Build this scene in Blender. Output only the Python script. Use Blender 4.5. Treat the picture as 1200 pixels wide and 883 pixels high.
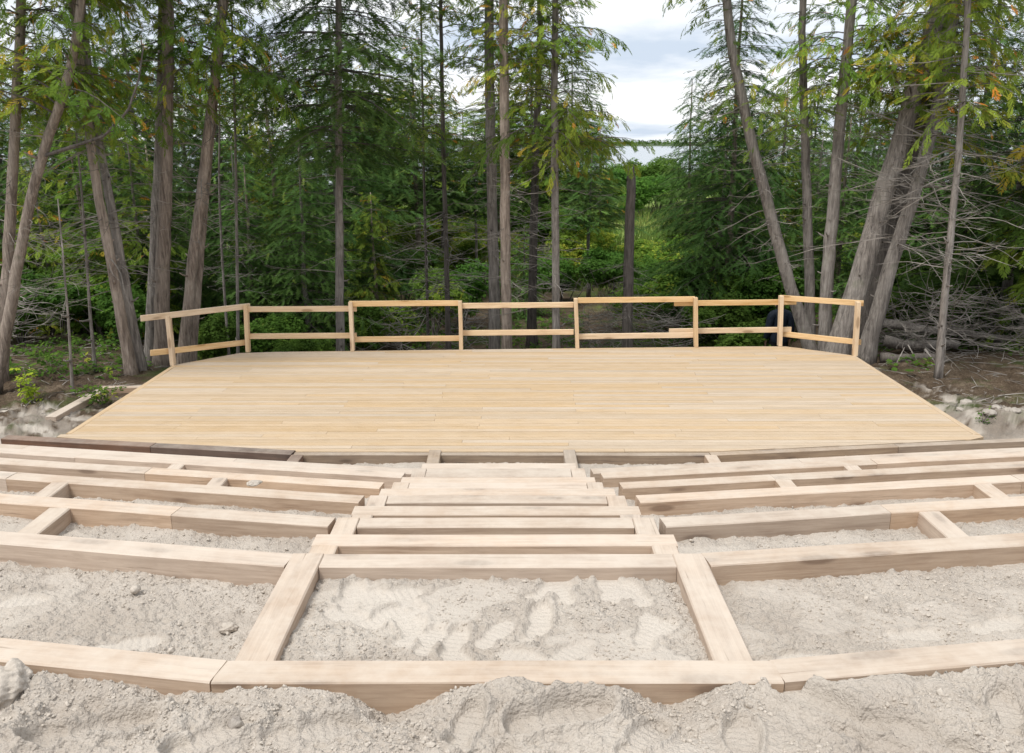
import bpy, math, random
import numpy as np

for o in list(bpy.data.objects):
    bpy.data.objects.remove(o, do_unlink=True)
SC = bpy.context.scene
COL = SC.collection
RAD = math.radians

# ------------------------------------------------------------------ camera
CAM_H, PITCH, FPX = 3.35, 15.4, 1000.0           # metres above the stage, degrees down, focal length in 1200-px widths
cd = bpy.data.cameras.new('camera')
cam = bpy.data.objects.new('camera', cd)
COL.objects.link(cam)
cam.location = (0, 0, CAM_H)
cam.rotation_euler = (RAD(90 - PITCH), 0, 0)
cd.sensor_width = 36.0
cd.lens = 36.0 * FPX / 1200.0
cd.clip_start = 0.05
cd.clip_end = 6000
SC.camera = cam

# ------------------------------------------------------------------ sky, sun, exposure
SUN_EL, SUN_AZ = 61.0, 228.0                      # the sun stands high behind the viewer's left shoulder, veiled by cloud
w = bpy.data.worlds.new('World')
SC.world = w
w.use_nodes = True
nt = w.node_tree
for n in list(nt.nodes):
    nt.nodes.remove(n)
def wn(t, **k):
    n = nt.nodes.new(t)
    for a, b in k.items():
        setattr(n, a, b)
    return n
wout = wn('ShaderNodeOutputWorld')
wbg = wn('ShaderNodeBackground')
wbg.inputs['Strength'].default_value = 0.11
sky = wn('ShaderNodeTexSky')
sky.sky_type = 'NISHITA'
sky.sun_disc = False
sky.sun_elevation = RAD(SUN_EL)
sky.sun_rotation = RAD(SUN_AZ)
sky.air_density = 1.0
sky.dust_density = 2.0
tc = wn('ShaderNodeTexCoord')
sep = wn('ShaderNodeSeparateXYZ')
nt.links.new(tc.outputs['Generated'], sep.inputs[0])
zc = wn('ShaderNodeMath', operation='ABSOLUTE')
nt.links.new(sep.outputs['Z'], zc.inputs[0])
za = wn('ShaderNodeMath', operation='ADD')
za.inputs[1].default_value = 0.14
nt.links.new(zc.outputs[0], za.inputs[0])
dx = wn('ShaderNodeMath', operation='DIVIDE')
dy = wn('ShaderNodeMath', operation='DIVIDE')
nt.links.new(sep.outputs['X'], dx.inputs[0]); nt.links.new(za.outputs[0], dx.inputs[1])
nt.links.new(sep.outputs['Y'], dy.inputs[0]); nt.links.new(za.outputs[0], dy.inputs[1])
cmb = wn('ShaderNodeCombineXYZ')
nt.links.new(dx.outputs[0], cmb.inputs[0]); nt.links.new(dy.outputs[0], cmb.inputs[1])
cmb.inputs[2].default_value = 3.7
cn = wn('ShaderNodeTexNoise')
cn.inputs['Scale'].default_value = 0.9
cn.inputs['Detail'].default_value = 7
cn.inputs['Roughness'].default_value = 0.52
cn.inputs['Distortion'].default_value = 0.25
nt.links.new(cmb.outputs[0], cn.inputs['Vector'])
cr = wn('ShaderNodeValToRGB')                      # cloud shade: grey undersides to white tops
cr.color_ramp.elements[0].position = 0.38
cr.color_ramp.elements[0].color = (5.4, 6.2, 7.3, 1)
cr.color_ramp.elements[1].position = 0.57
cr.color_ramp.elements[1].color = (9.2, 9.35, 9.5, 1)
nt.links.new(cn.outputs['Fac'], cr.inputs[0])
cn2 = wn('ShaderNodeTexNoise')                     # few thin places where blue shows
cn2.inputs['Scale'].default_value = 0.5
cn2.inputs['Detail'].default_value = 4
nt.links.new(cmb.outputs[0], cn2.inputs['Vector'])
cm = wn('ShaderNodeMapRange')
cm.inputs['From Min'].default_value = 0.30
cm.inputs['From Max'].default_value = 0.45
cm.inputs['To Min'].default_value = 0.75
cm.inputs['To Max'].default_value = 0.97
nt.links.new(cn2.outputs['Fac'], cm.inputs['Value'])
mx = wn('ShaderNodeMix', data_type='RGBA')
nt.links.new(cm.outputs[0], mx.inputs[0])
nt.links.new(sky.outputs[0], mx.inputs[6])
nt.links.new(cr.outputs[0], mx.inputs[7])
nt.links.new(mx.outputs[2], wbg.inputs['Color'])
nt.links.new(wbg.outputs[0], wout.inputs['Surface'])

sd = bpy.data.lights.new('sun', 'SUN')
sd.energy = 2.7
sd.angle = RAD(18)
sd.color = (1.0, 0.965, 0.91)
sun = bpy.data.objects.new('sun', sd)
COL.objects.link(sun)
sun.location = (0, 0, 40)
# Nishita's sun_rotation turns clockwise seen from above, 0 = +Y
_az = RAD(SUN_AZ)
_dx, _dy, _dz = math.sin(_az) * math.cos(RAD(SUN_EL)), math.cos(_az) * math.cos(RAD(SUN_EL)), math.sin(RAD(SUN_EL))
from mathutils import Vector, Matrix, Quaternion
sun.rotation_euler = Vector((_dx, _dy, _dz)).to_track_quat('Z', 'Y').to_euler()

vs = SC.view_settings
vs.view_transform = 'Standard'
vs.look = 'None'
vs.gamma = 1.0
vs.use_curve_mapping = False
vs.exposure = 0.20
SC.cycles.max_bounces = 6
SC.cycles.diffuse_bounces = 3
SC.cycles.glossy_bounces = 2
SC.cycles.transmission_bounces = 3
SC.cycles.transparent_max_bounces = 4
SC.cycles.use_denoising = True
SC.cycles.sample_clamp_indirect = 6.0

# ------------------------------------------------------------------ helpers
rng = np.random.default_rng(11)
random.seed(5)
CP, SP = math.cos(RAD(PITCH)), math.sin(RAD(PITCH))

def ray(px, py):
    xc, yc = (px - 600) / FPX, -(py - 441.5) / FPX
    return np.array([xc, CP + yc * SP, -SP + yc * CP])
def at(px, py, Y):
    """world point on the plane y = Y that the photograph shows at that pixel"""
    d = ray(px, py)
    return np.array([0, 0, CAM_H]) + d * (Y / d[1])

def tag(o, label=None, cat=None, group=None, kind=None):
    if label: o['label'] = label
    if cat: o['category'] = cat
    if group: o['group'] = group
    if kind: o['kind'] = kind
    return o
def empty(name, loc=(0, 0, 0), rz=0.0):
    o = bpy.data.objects.new(name, None)
    COL.objects.link(o)
    o.location = tuple(loc)
    o.rotation_euler = (0, 0, rz)
    o.empty_display_size = 0.2
    return o
def mk_mesh(name, V, F, mats, smooth=False, tint=None, attrs=None, fmat=None):
    """V (n,3); F list of index arrays (m,3) or (m,4)"""
    V = np.asarray(V, dtype=np.float32).reshape(-1, 3)
    if not isinstance(F, (list, tuple)):
        F = [F]
    F = [np.asarray(f, dtype=np.int32) for f in F if len(f)]
    tot = np.concatenate([np.full(len(f), f.shape[1], dtype=np.int32) for f in F])
    idx = np.concatenate([f.ravel() for f in F]).astype(np.int32)
    start = np.concatenate([[0], np.cumsum(tot)[:-1]]).astype(np.int32)
    me = bpy.data.meshes.new(name)
    me.vertices.add(len(V)); me.vertices.foreach_set('co', V.ravel())
    me.loops.add(len(idx)); me.loops.foreach_set('vertex_index', idx)
    me.polygons.add(len(tot))
    me.polygons.foreach_set('loop_start', start)
    me.polygons.foreach_set('loop_total', tot)
    if fmat is not None:
        me.polygons.foreach_set('material_index', np.asarray(fmat, dtype=np.int32))
    me.polygons.foreach_set('use_smooth', np.full(len(tot), bool(smooth)))
    for m in (mats if isinstance(mats, (list, tuple)) else [mats]):
        me.materials.append(m)
    if tint is not None:
        a = me.attributes.new('tint', 'FLOAT', 'POINT')
        a.data.foreach_set('value', np.asarray(tint, dtype=np.float32))
    for k, v in (attrs or {}).items():
        a = me.attributes.new(k, 'FLOAT', 'POINT')
        a.data.foreach_set('value', np.asarray(v, dtype=np.float32))
    me.update(calc_edges=True)
    return me
def link(name, me, parent=None, loc=(0, 0, 0), rot=None, scale=None):
    o = bpy.data.objects.new(name, me)
    COL.objects.link(o)
    if parent is not None:
        o.parent = parent
    o.location = tuple(loc)
    if rot is not None:
        o.rotation_euler = rot
    if scale is not None:
        o.scale = scale if hasattr(scale, '__len__') else (scale,) * 3
    return o

def _hash(ix, iy, seed):
    h = (ix.astype(np.int64) * 374761393 + iy.astype(np.int64) * 668265263 + seed * 1442695041) & 0x7fffffff
    h = ((h ^ (h >> 13)) * 1274126177) & 0x7fffffff
    h = h ^ (h >> 16)
    return (h & 0xffff) / 65535.0
def vnoise(x, y, seed=0):
    ix, iy = np.floor(x), np.floor(y)
    fx, fy = x - ix, y - iy
    fx = fx * fx * fx * (fx * (fx * 6 - 15) + 10)
    fy = fy * fy * fy * (fy * (fy * 6 - 15) + 10)
    a = _hash(ix, iy, seed); b = _hash(ix + 1, iy, seed)
    c = _hash(ix, iy + 1, seed); d = _hash(ix + 1, iy + 1, seed)
    return (a + (b - a) * fx) * (1 - fy) + (c + (d - c) * fx) * fy - 0.5
def fbm(x, y, oct=4, seed=0, rough=0.5):
    s, a = 0, 1.0
    for k in range(oct):
        ca, sa = math.cos(k * 1.3 + .4), math.sin(k * 1.3 + .4)
        s = s + a * vnoise((x * ca - y * sa) * 2 ** k + 17 * k, (x * sa + y * ca) * 2 ** k - 9 * k, seed + k)
        a *= rough
    return s
def sstep(a, b, x):
    t = np.clip((x - a) / (b - a), 0, 1)
    return t * t * (3 - 2 * t)

class Geo:
    """collects tubes and triangles into one mesh"""
    def __init__(s):
        s.V, s.Q, s.T, s.n = [], [], [], 0
    def add(s, V, Q=None, T=None):
        V = np.asarray(V, float).reshape(-1, 3)
        s.V.append(V)
        if Q is not None and len(Q): s.Q.append(np.asarray(Q) + s.n)
        if T is not None and len(T): s.T.append(np.asarray(T) + s.n)
        s.n += len(V)
    def tube(s, P, R, k=4, cap=True, flute=None, seed=0):
        P = np.asarray(P, float); n = len(P)
        R = np.broadcast_to(np.asarray(R, float), (n,))
        t = np.gradient(P, axis=0)
        t /= np.linalg.norm(t, axis=1, keepdims=True) + 1e-9
        ref = np.array([0, 0, 1.0]) if abs(t[:, 2]).mean() < .8 else np.array([0, 1.0, 0])
        u = np.cross(t, ref); u /= np.linalg.norm(u, axis=1, keepdims=True) + 1e-9
        v = np.cross(t, u)
        a = np.arange(k) * 2 * math.pi / k
        rr = R[:, None] * np.ones((1, k))
        if flute is not None:
            rr = rr * flute
        V = P[:, None, :] + rr[..., None] * (np.cos(a)[None, :, None] * u[:, None, :] + np.sin(a)[None, :, None] * v[:, None, :])
        i = np.arange(n - 1)[:, None] * k; j = np.arange(k)[None, :]; j2 = (j + 1) % k
        Q = np.stack([i + j, i + j2, i + k + j2, i + k + j], -1).reshape(-1, 4)
        V = V.reshape(-1, 3)
        T = None
        if cap:
            V = np.vstack([V, P[0], P[-1]])
            jj = np.arange(k); jj2 = (jj + 1) % k
            T = np.vstack([np.stack([jj2, jj, np.full(k, n * k)], -1),
                           np.stack([(n - 1) * k + jj, (n - 1) * k + jj2, np.full(k, n * k + 1)], -1)])
        s.add(V, Q, T)
    def mesh(s, name, mat, smooth=False, **k):
        F = []
        if s.Q: F.append(np.vstack(s.Q))
        if s.T: F.append(np.vstack(s.T))
        return mk_mesh(name, np.vstack(s.V), F, mat, smooth, **k)

# ------------------------------------------------------------------ materials
def new_mat(name):
    m = bpy.data.materials.new(name)
    m.use_nodes = True
    t = m.node_tree
    b = t.nodes.get('Principled BSDF')
    b.inputs['Specular IOR Level'].default_value = 0.25
    return m, t, b
def N(t, typ, **k):
    n = t.nodes.new(typ)
    for a, b in k.items():
        if a in n.inputs.keys() if False else False:
            pass
        setattr(n, a, b)
    return n
def noise(t, vec, scale, detail=4, rough=.55, dist=0.0):
    n = N(t, 'ShaderNodeTexNoise')
    n.inputs['Scale'].default_value = scale
    n.inputs['Detail'].default_value = detail
    n.inputs['Roughness'].default_value = rough
    n.inputs['Distortion'].default_value = dist
    if vec is not None:
        t.links.new(vec, n.inputs['Vector'])
    return n.outputs['Fac']
def mapping(t, src, scale=(1, 1, 1), loc=None):
    n = N(t, 'ShaderNodeMapping')
    n.inputs['Scale'].default_value = scale
    t.links.new(src, n.inputs['Vector'])
    if loc is not None:
        t.links.new(loc, n.inputs['Location'])
    return n.outputs[0]
def ramp(t, fac, stops):
    n = N(t, 'ShaderNodeValToRGB')
    e = n.color_ramp.elements
    while len(e) < len(stops):
        e.new(0.5)
    for k, (p, c) in enumerate(stops):
        e[k].position = p
        e[k].color = (*c, 1)
    t.links.new(fac, n.inputs[0])
    return n.outputs[0]
def mapr(t, fac, a, b, c=0., d=1.):
    n = N(t, 'ShaderNodeMapRange')
    for i, v in zip(('From Min', 'From Max', 'To Min', 'To Max'), (a, b, c, d)):
        n.inputs[i].default_value = v
    t.links.new(fac, n.inputs['Value'])
    return n.outputs[0]
def math2(t, op, a, b):
    n = N(t, 'ShaderNodeMath', operation=op)
    for i, v in enumerate((a, b)):
        if isinstance(v, (int, float)): n.inputs[i].default_value = v
        else: t.links.new(v, n.inputs[i])
    return n.outputs[0]
def mix(t, fac, a, b, mode='MIX'):
    n = N(t, 'ShaderNodeMix', data_type='RGBA', blend_type=mode)
    for i, v in ((0, fac), (6, a), (7, b)):
        if isinstance(v, (int, float)): n.inputs[i].default_value = v
        elif isinstance(v, tuple): n.inputs[i].default_value = (*v, 1)
        else: t.links.new(v, n.inputs[i])
    return n.outputs[2]
def bump(t, b, height, strength=.5, dist=.01):
    n = N(t, 'ShaderNodeBump')
    n.inputs['Strength'].default_value = strength
    n.inputs['Distance'].default_value = dist
    t.links.new(height, n.inputs['Height'])
    t.links.new(n.outputs[0], b.inputs['Normal'])
def attr(t, name):
    n = N(t, 'ShaderNodeAttribute', attribute_name=name)
    return n.outputs['Fac']

def wood_mat(name, pale, mid, dark, dust=0.0, rough=.75, side=None, knots=True, var=.22):
    m, t, b = new_mat(name)
    oc = N(t, 'ShaderNodeTexCoord').outputs['Object']
    oi = N(t, 'ShaderNodeObjectInfo')
    rnd = oi.outputs['Random']
    off = N(t, 'ShaderNodeCombineXYZ')
    t.links.new(math2(t, 'MULTIPLY', rnd, 37.0), off.inputs[0])
    t.links.new(math2(t, 'MULTIPLY', rnd, 11.0), off.inputs[1])
    v1 = mapping(t, oc, (0.9, 16, 16), off.outputs[0])
    g1 = noise(t, v1, 2.2, 5, .6, .6)
    v2 = mapping(t, oc, (2.5, 90, 90), off.outputs[0])
    g2 = noise(t, v2, 1.5, 3, .6)
    big = noise(t, mapping(t, oc, (1.1, 2.5, 2.5), off.outputs[0]), 1.3, 4, .6)
    c = ramp(t, g1, [(.30, dark), (.50, mid), (.68, pale)])
    c = mix(t, mapr(t, g2, .46, .68, 0, .5), c, (dark[0] * 1.15, dark[1] * 1.15, dark[2] * 1.15))
    c = mix(t, mapr(t, big, .35, .7, 0, .5), c, pale)
    if knots:
        vo = N(t, 'ShaderNodeTexVoronoi')
        vo.inputs['Scale'].default_value = 1.0
        t.links.new(mapping(t, oc, (1.7, 6.5, 6.5), off.outputs[0]), vo.inputs['Vector'])
        k = mapr(t, vo.outputs['Distance'], .13, .20, .85, 0)
        c = mix(t, k, c, (dark[0] * .45, dark[1] * .40, dark[2] * .38))
        ring = mapr(t, vo.outputs['Distance'], .16, .42, .38, 0)
        c = mix(t, ring, c, dark)
    hsv = N(t, 'ShaderNodeHueSaturation')
    t.links.new(c, hsv.inputs['Color'])
    t.links.new(mapr(t, rnd, 0, 1, 1 - var, 1 + var * .45), hsv.inputs['Value'])
    sr = math2(t, 'FRACT', math2(t, 'MULTIPLY', rnd, 7.31), 0)
    t.links.new(mapr(t, sr, 0, 1, .75, 1.2), hsv.inputs['Saturation'])
    c = hsv.outputs[0]
    grime = noise(t, mapping(t, oc, (2.2, 7, 7), off.outputs[0]), 1.6, 6, .68)
    c = mix(t, mapr(t, grime, .54, .76, 0, .42), c, (dark[0] * .8, dark[1] * .78, dark[2] * .78))
    if dust > 0:                                   # dry sand lying on the wood, smeared by boots
        geo = N(t, 'ShaderNodeNewGeometry')
        d1 = noise(t, mapping(t, geo.outputs['Position'], (1, 1, 1)), 3.2, 6, .62)
        sepn = N(t, 'ShaderNodeSeparateXYZ')
        t.links.new(geo.outputs['Normal'], sepn.inputs[0])
        up = mapr(t, sepn.outputs['Z'], .2, .8, .22, 1)
        d2 = noise(t, mapping(t, geo.outputs['Position'], (1, 1, 1)), 17, 5, .7)
        dm = math2(t, 'MULTIPLY', mapr(t, math2(t, 'ADD', math2(t, 'MULTIPLY', d1, .7), math2(t, 'MULTIPLY', d2, .3)), .36, .60, .42 * dust, dust), up)
        c = mix(t, dm, c, (.60, .535, .46))
        crk = noise(t, mapping(t, oc, (1.6, 55, 55), off.outputs[0]), 1.0, 4, .6)
        c = mix(t, mapr(t, crk, .66, .72, 0, .55), c, (dark[0] * .6, dark[1] * .6, dark[2] * .6))
    t.links.new(c, b.inputs['Base Color'])
    b.inputs['Roughness'].default_value = rough
    bump(t, b, math2(t, 'ADD', g2, g1), .25, .003)
    return m

M = {}
M['timber'] = wood_mat('sawn_timber', (.57, .44, .335), (.46, .34, .25), (.28, .185, .125), dust=.72, var=.24)
M['timber_mid'] = wood_mat('brown_timber', (.36, .27, .19), (.27, .195, .135), (.16, .11, .08), dust=.45)  # darker and browner than the sawn timber
M['timber_dark'] = wood_mat('wet_dark_timber', (.17, .095, .065), (.115, .065, .045), (.06, .035, .027), dust=.35)
M['deck'] = wood_mat('deck_board_wood', (.55, .415, .275), (.50, .37, .235), (.39, .28, .17), dust=.2, var=.10, knots=False)
M['rail'] = wood_mat('fresh_rail_wood', (.82, .61, .38), (.74, .53, .31), (.56, .36, .18), dust=0, var=.08)

def bark_mat(name, light, mid, dark):
    m, t, b = new_mat(name)
    oc = N(t, 'ShaderNodeTexCoord').outputs['Object']
    rnd = N(t, 'ShaderNodeObjectInfo').outputs['Random']
    v = mapping(t, oc, (26, 26, 2.6))
    n1 = noise(t, v, 1.0, 6, .65, .5)
    n2 = noise(t, mapping(t, oc, (60, 60, 9)), 1.0, 3, .6)
    n3 = noise(t, oc, 1.6, 4, .6)
    c = ramp(t, n1, [(.32, dark), (.52, mid), (.72, light)])
    c = mix(t, mapr(t, n2, .4, .7, 0, .4), c, dark)
    c = mix(t, mapr(t, n3, .48, .68, 0, .55), c, light)
    c = mix(t, mapr(t, noise(t, oc, 3.1, 4, .6), .60, .72, 0, .35), c, (.10, .12, .06))
    hsv = N(t, 'ShaderNodeHueSaturation')
    t.links.new(c, hsv.inputs['Color'])
    t.links.new(mapr(t, rnd, 0, 1, .78, 1.15), hsv.inputs['Value'])
    t.links.new(hsv.outputs[0], b.inputs['Base Color'])
    b.inputs['Roughness'].default_value = .9
    bump(t, b, math2(t, 'ADD', n1, math2(t, 'MULTIPLY', n2, .5)), .9, .03)
    return m
M['bark'] = bark_mat('cedar_bark', (.50, .42, .355), (.32, .26, .215), (.12, .092, .075))
M['bark_grey'] = bark_mat('grey_bark', (.42, .385, .35), (.27, .24, .215), (.10, .088, .08))
M['bark_dark'] = bark_mat('spruce_bark', (.23, .20, .18), (.14, .122, .108), (.06, .052, .046))
m, t, b = new_mat('dead_wood')
oc = N(t, 'ShaderNodeTexCoord').outputs['Object']
t.links.new(ramp(t, noise(t, oc, 3.0, 3), [(.35, (.12, .105, .09)), (.65, (.34, .31, .28))]), b.inputs['Base Color'])
b.inputs['Roughness'].default_value = .9
M['dead'] = m

def leaf_mat(name, stops, trans=.35, rough=.55, var=.3):
    m, t, b = new_mat(name)
    tint = attr(t, 'tint')
    rnd = N(t, 'ShaderNodeObjectInfo').outputs['Random']
    c = ramp(t, tint, stops)
    hsv = N(t, 'ShaderNodeHueSaturation')
    t.links.new(c, hsv.inputs['Color'])
    t.links.new(mapr(t, rnd, 0, 1, 1 - var, 1 + var), hsv.inputs['Value'])
    sr = math2(t, 'FRACT', math2(t, 'MULTIPLY', rnd, 5.77), 0)
    t.links.new(mapr(t, sr, 0, 1, .485, .51), hsv.inputs['Hue'])
    c = hsv.outputs[0]
    t.links.new(c, b.inputs['Base Color'])
    b.inputs['Roughness'].default_value = .75
    b.inputs['Specular IOR Level'].default_value = .06
    tr = N(t, 'ShaderNodeBsdfTranslucent')
    t.links.new(c, tr.inputs['Color'])
    ms = N(t, 'ShaderNodeMixShader')
    ms.inputs[0].default_value = trans
    t.links.new(b.outputs[0], ms.inputs[1])
    t.links.new(tr.outputs[0], ms.inputs[2])
    t.links.new(ms.outputs[0], t.nodes['Material Output'].inputs['Surface'])
    return m
M['cedar'] = leaf_mat('cedar_foliage', [(0, (.075, .14, .026)), (.35, (.125, .215, .036)), (.72, (.23, .32, .045)), (.90, (.38, .38, .05)), (1, (.66, .32, .05))])
M['spruce'] = leaf_mat('spruce_needles', [(0, (.045, .095, .026)), (.5, (.085, .165, .04)), (.9, (.145, .24, .055)), (1, (.21, .28, .06))], .3)
M['broad'] = leaf_mat('broad_leaves', [(0, (.06, .13, .025)), (.5, (.115, .22, .038)), (.9, (.21, .33, .05)), (1, (.38, .42, .06))], .45)
M['yellow'] = leaf_mat('young_yellow_leaves', [(0, (.20, .30, .03)), (1, (.42, .50, .05))], .5)
M['grass'] = leaf_mat('marsh_grass', [(0, (.13, .20, .045)), (.5, (.22, .30, .07)), (1, (.42, .40, .14))], .4)
M['orange'] = leaf_mat('dead_orange_leaves', [(0, (.42, .17, .04)), (1, (.62, .30, .06))], .4)

# ground: sand on the slope, needle litter in the wood, marsh green beyond
m, t, b = new_mat('ground_surface')
geo = N(t, 'ShaderNodeNewGeometry')
pos = geo.outputs['Position']
s1 = noise(t, pos, 2.3, 5, .6)
s2 = noise(t, pos, 60, 4, .7)
s3 = noise(t, pos, 190, 2, .6)
csand = ramp(t, s1, [(.3, (.415, .365, .315)), (.55, (.49, .44, .385)), (.75, (.555, .505, .445))])
csand = mix(t, mapr(t, s2, .50, .68, 0, .30), csand, (.36, .31, .26))
csand = mix(t, mapr(t, s3, .50, .7, 0, .22), csand, (.33, .28, .235))
vg = N(t, 'ShaderNodeTexVoronoi'); vg.inputs['Scale'].default_value = 85; t.links.new(pos, vg.inputs['Vector'])
vg2 = N(t, 'ShaderNodeTexVoronoi'); vg2.inputs['Scale'].default_value = 38; t.links.new(pos, vg2.inputs['Vector'])
s4 = math2(t, 'ADD', math2(t, 'MULTIPLY', vg.outputs['Distance'], -.8), math2(t, 'MULTIPLY', vg2.outputs['Distance'], -.9))
csand = mix(t, mapr(t, attr(t, 'loose'), 0, .8, .55, 0), csand, (.63, .575, .51))  # trodden sand paler: dry fines, and missing crumb shade put into the colour
l1 = math2(t, 'ADD', math2(t, 'MULTIPLY', noise(t, pos, 3, 6, .7), .45), math2(t, 'MULTIPLY', noise(t, pos, 34, 5, .75), .55))
clit = ramp(t, l1, [(.36, (.035, .026, .018)), (.5, (.095, .068, .046)), (.64, (.21, .165, .12))])
moss = noise(t, pos, 1.1, 5, .65)
clit = mix(t, mapr(t, moss, .52, .64, 0, .8), clit, (.055, .085, .022))
cmead = ramp(t, noise(t, pos, .8, 5, .6), [(.3, (.10, .16, .035)), (.7, (.24, .30, .08))])
c = mix(t, attr(t, 'sand'), clit, csand)
c = mix(t, attr(t, 'meadow'), c, cmead)
t.links.new(c, b.inputs['Base Color'])
b.inputs['Roughness'].default_value = .95
b.inputs['Specular IOR Level'].default_value = .1
hgt = math2(t, 'ADD', math2(t, 'ADD', math2(t, 'MULTIPLY', s2, 1.3), math2(t, 'MULTIPLY', s3, .6)), math2(t, 'MULTIPLY', s4, attr(t, 'loose')))
bump(t, b, hgt, .8, .0105)
M['ground'] = m

m, t, b = new_mat('sand_lump')
geo = N(t, 'ShaderNodeNewGeometry')
n1 = noise(t, geo.outputs['Position'], 55, 4, .65)
c = ramp(t, n1, [(.35, (.40, .355, .305)), (.65, (.53, .475, .415))])
t.links.new(c, b.inputs['Base Color'])
b.inputs['Roughness'].default_value = .95
bump(t, b, n1, .7, .01)
M['clod'] = m
m, t, b = new_mat('grey_stone')
geo = N(t, 'ShaderNodeNewGeometry')
n1 = noise(t, geo.outputs['Position'], 22, 6, .7)
t.links.new(ramp(t, n1, [(.35, (.30, .265, .235)), (.65, (.47, .43, .38))]), b.inputs['Base Color'])
b.inputs['Roughness'].default_value = .9
bump(t, b, n1, .8, .02)
M['stone'] = m
m, t, b = new_mat('lake_water')
b.inputs['Base Color'].default_value = (.30, .34, .37, 1)
b.inputs['Roughness'].default_value = .22
b.inputs['Specular IOR Level'].default_value = .6
geo = N(t, 'ShaderNodeNewGeometry')
bump(t, b, noise(t, mapping(t, geo.outputs['Position'], (.5, .15, 1)), 1.0, 3), .25, .2)
M['water'] = m
def plain(name, c, rough=.8, scale=40, var=.25):
    m, t, b = new_mat(name)
    oc = N(t, 'ShaderNodeTexCoord').outputs['Object']
    n1 = noise(t, oc, scale, 4, .6)
    t.links.new(ramp(t, n1, [(.3, tuple(x * (1 - var) for x in c)), (.7, tuple(x * (1 + var) for x in c))]), b.inputs['Base Color'])
    b.inputs['Roughness'].default_value = rough
    bump(t, b, n1, .3, .01)
    return m
M['jacket'] = plain('navy_jacket_cloth', (.014, .020, .034), .7, 18, .35)
M['trousers'] = plain('black_trouser_cloth', (.010, .010, .012), .85)
M['skin'] = plain('skin', (.50, .30, .22), .55, 30, .08)
M['hair'] = plain('dark_hair', (.02, .015, .012), .6, 60)
M['boot'] = plain('boot_leather', (.02, .016, .013), .5)

# ------------------------------------------------------------------ terrain
XC = -0.09                                        # axis of the steps
STEP = 0.14
DECK = np.array([(-5.36, 9.47), (-2.39, 9.00), (2.18, 8.99), (5.55, 9.42), (5.57, 13.44), (4.60, 14.12), (-4.42, 13.67), (-5.27, 12.83)])
#            far edge at the steps, top height
TIERS = [(2.71, 1.54), (3.81, 1.40), (4.83, 1.12), (5.82, .84), (6.75, .56), (7.67, .28), (8.13, .14)]
STEPS = [('A', 3.81, 1.40, .98), ('B', 4.32, 1.26, .985), ('C', 4.83, 1.12, .975), ('D', 5.32, .98, .955), ('E', 5.82, .84, .94),
         ('F', 6.28, .70, .92), ('G', 6.75, .56, .89), ('H', 7.21, .42, .87), ('I', 7.78, .28, .84), ('J', 8.28, .14, .79)]
W = .14
def slope_off(X):
    d = np.abs(X - XC) - .98
    return np.where(X < XC, .163, .135) * np.maximum(d, 0)

FOOT = []                                         # footprints: x, y, heading, length, depth
_r = random.Random(3)
for _ in range(30):
    FOOT.append((_r.uniform(-.78, .62), _r.uniform(2.85, 3.62), _r.uniform(-1.2, 1.2), _r.uniform(.24, .30), _r.uniform(.008, .022)))
FOOT += [(-1.62, 3.15, 1.25, .30, .014), (-1.95, 3.02, 1.3, .28, .012), (-2.3, 3.5, 1.4, .3, .012), (-1.25, 2.82, 1.5, .30, .028), (-1.45, 2.80, 1.2, .26, .03),
         (1.12, 3.02, 1.35, .30, .018), (1.72, 3.22, 1.5, .27, .012), (2.1, 3.28, 1.2, .28, .012), (1.45, 4.3, .7, .27, .012), (2.1, 4.2, .4, .28, .012), (-2.2, 4.25, .5, .28, .012),
         (-1.35, 2.36, 1.15, .40, .035), (-.62, 2.34, 1.2, .34, .022), (-.15, 2.36, .3, .24, .026), (.16, 2.40, 1.3, .36, .035), (.42, 2.30, .6, .28, .02),
         (1.06, 2.44, -.85, .40, .045), (1.62, 2.40, .4, .28, .04), (-.95, 2.30, .9, .3, .025), (1.28, 2.28, -.9, .34, .03), (-1.75, 2.30, .8, .3, .02), (.72, 2.26, .2, .28, .02)]
def base_ground(X, Y):
    """natural ground: level by the stage, dropping away behind it to the lake"""
    side = sstep(5.5, 7.5, np.abs(X))
    z1 = -.18 - 1.12 * sstep(13.2, 16.2, Y)
    z2 = -.16 - .75 * sstep(12.5, 21, Y)
    z = z1 + (z2 - z1) * side
    z = z - 1.1 * sstep(18, 45, Y)
    z = z - 2.2 * sstep(88, 115, Y)
    z = z + fbm(X * .5, Y * .5, 4, 40) * .22 * sstep(5.8, 7.5, np.abs(X) + (Y > 14.2) * 3)
    return z
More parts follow.
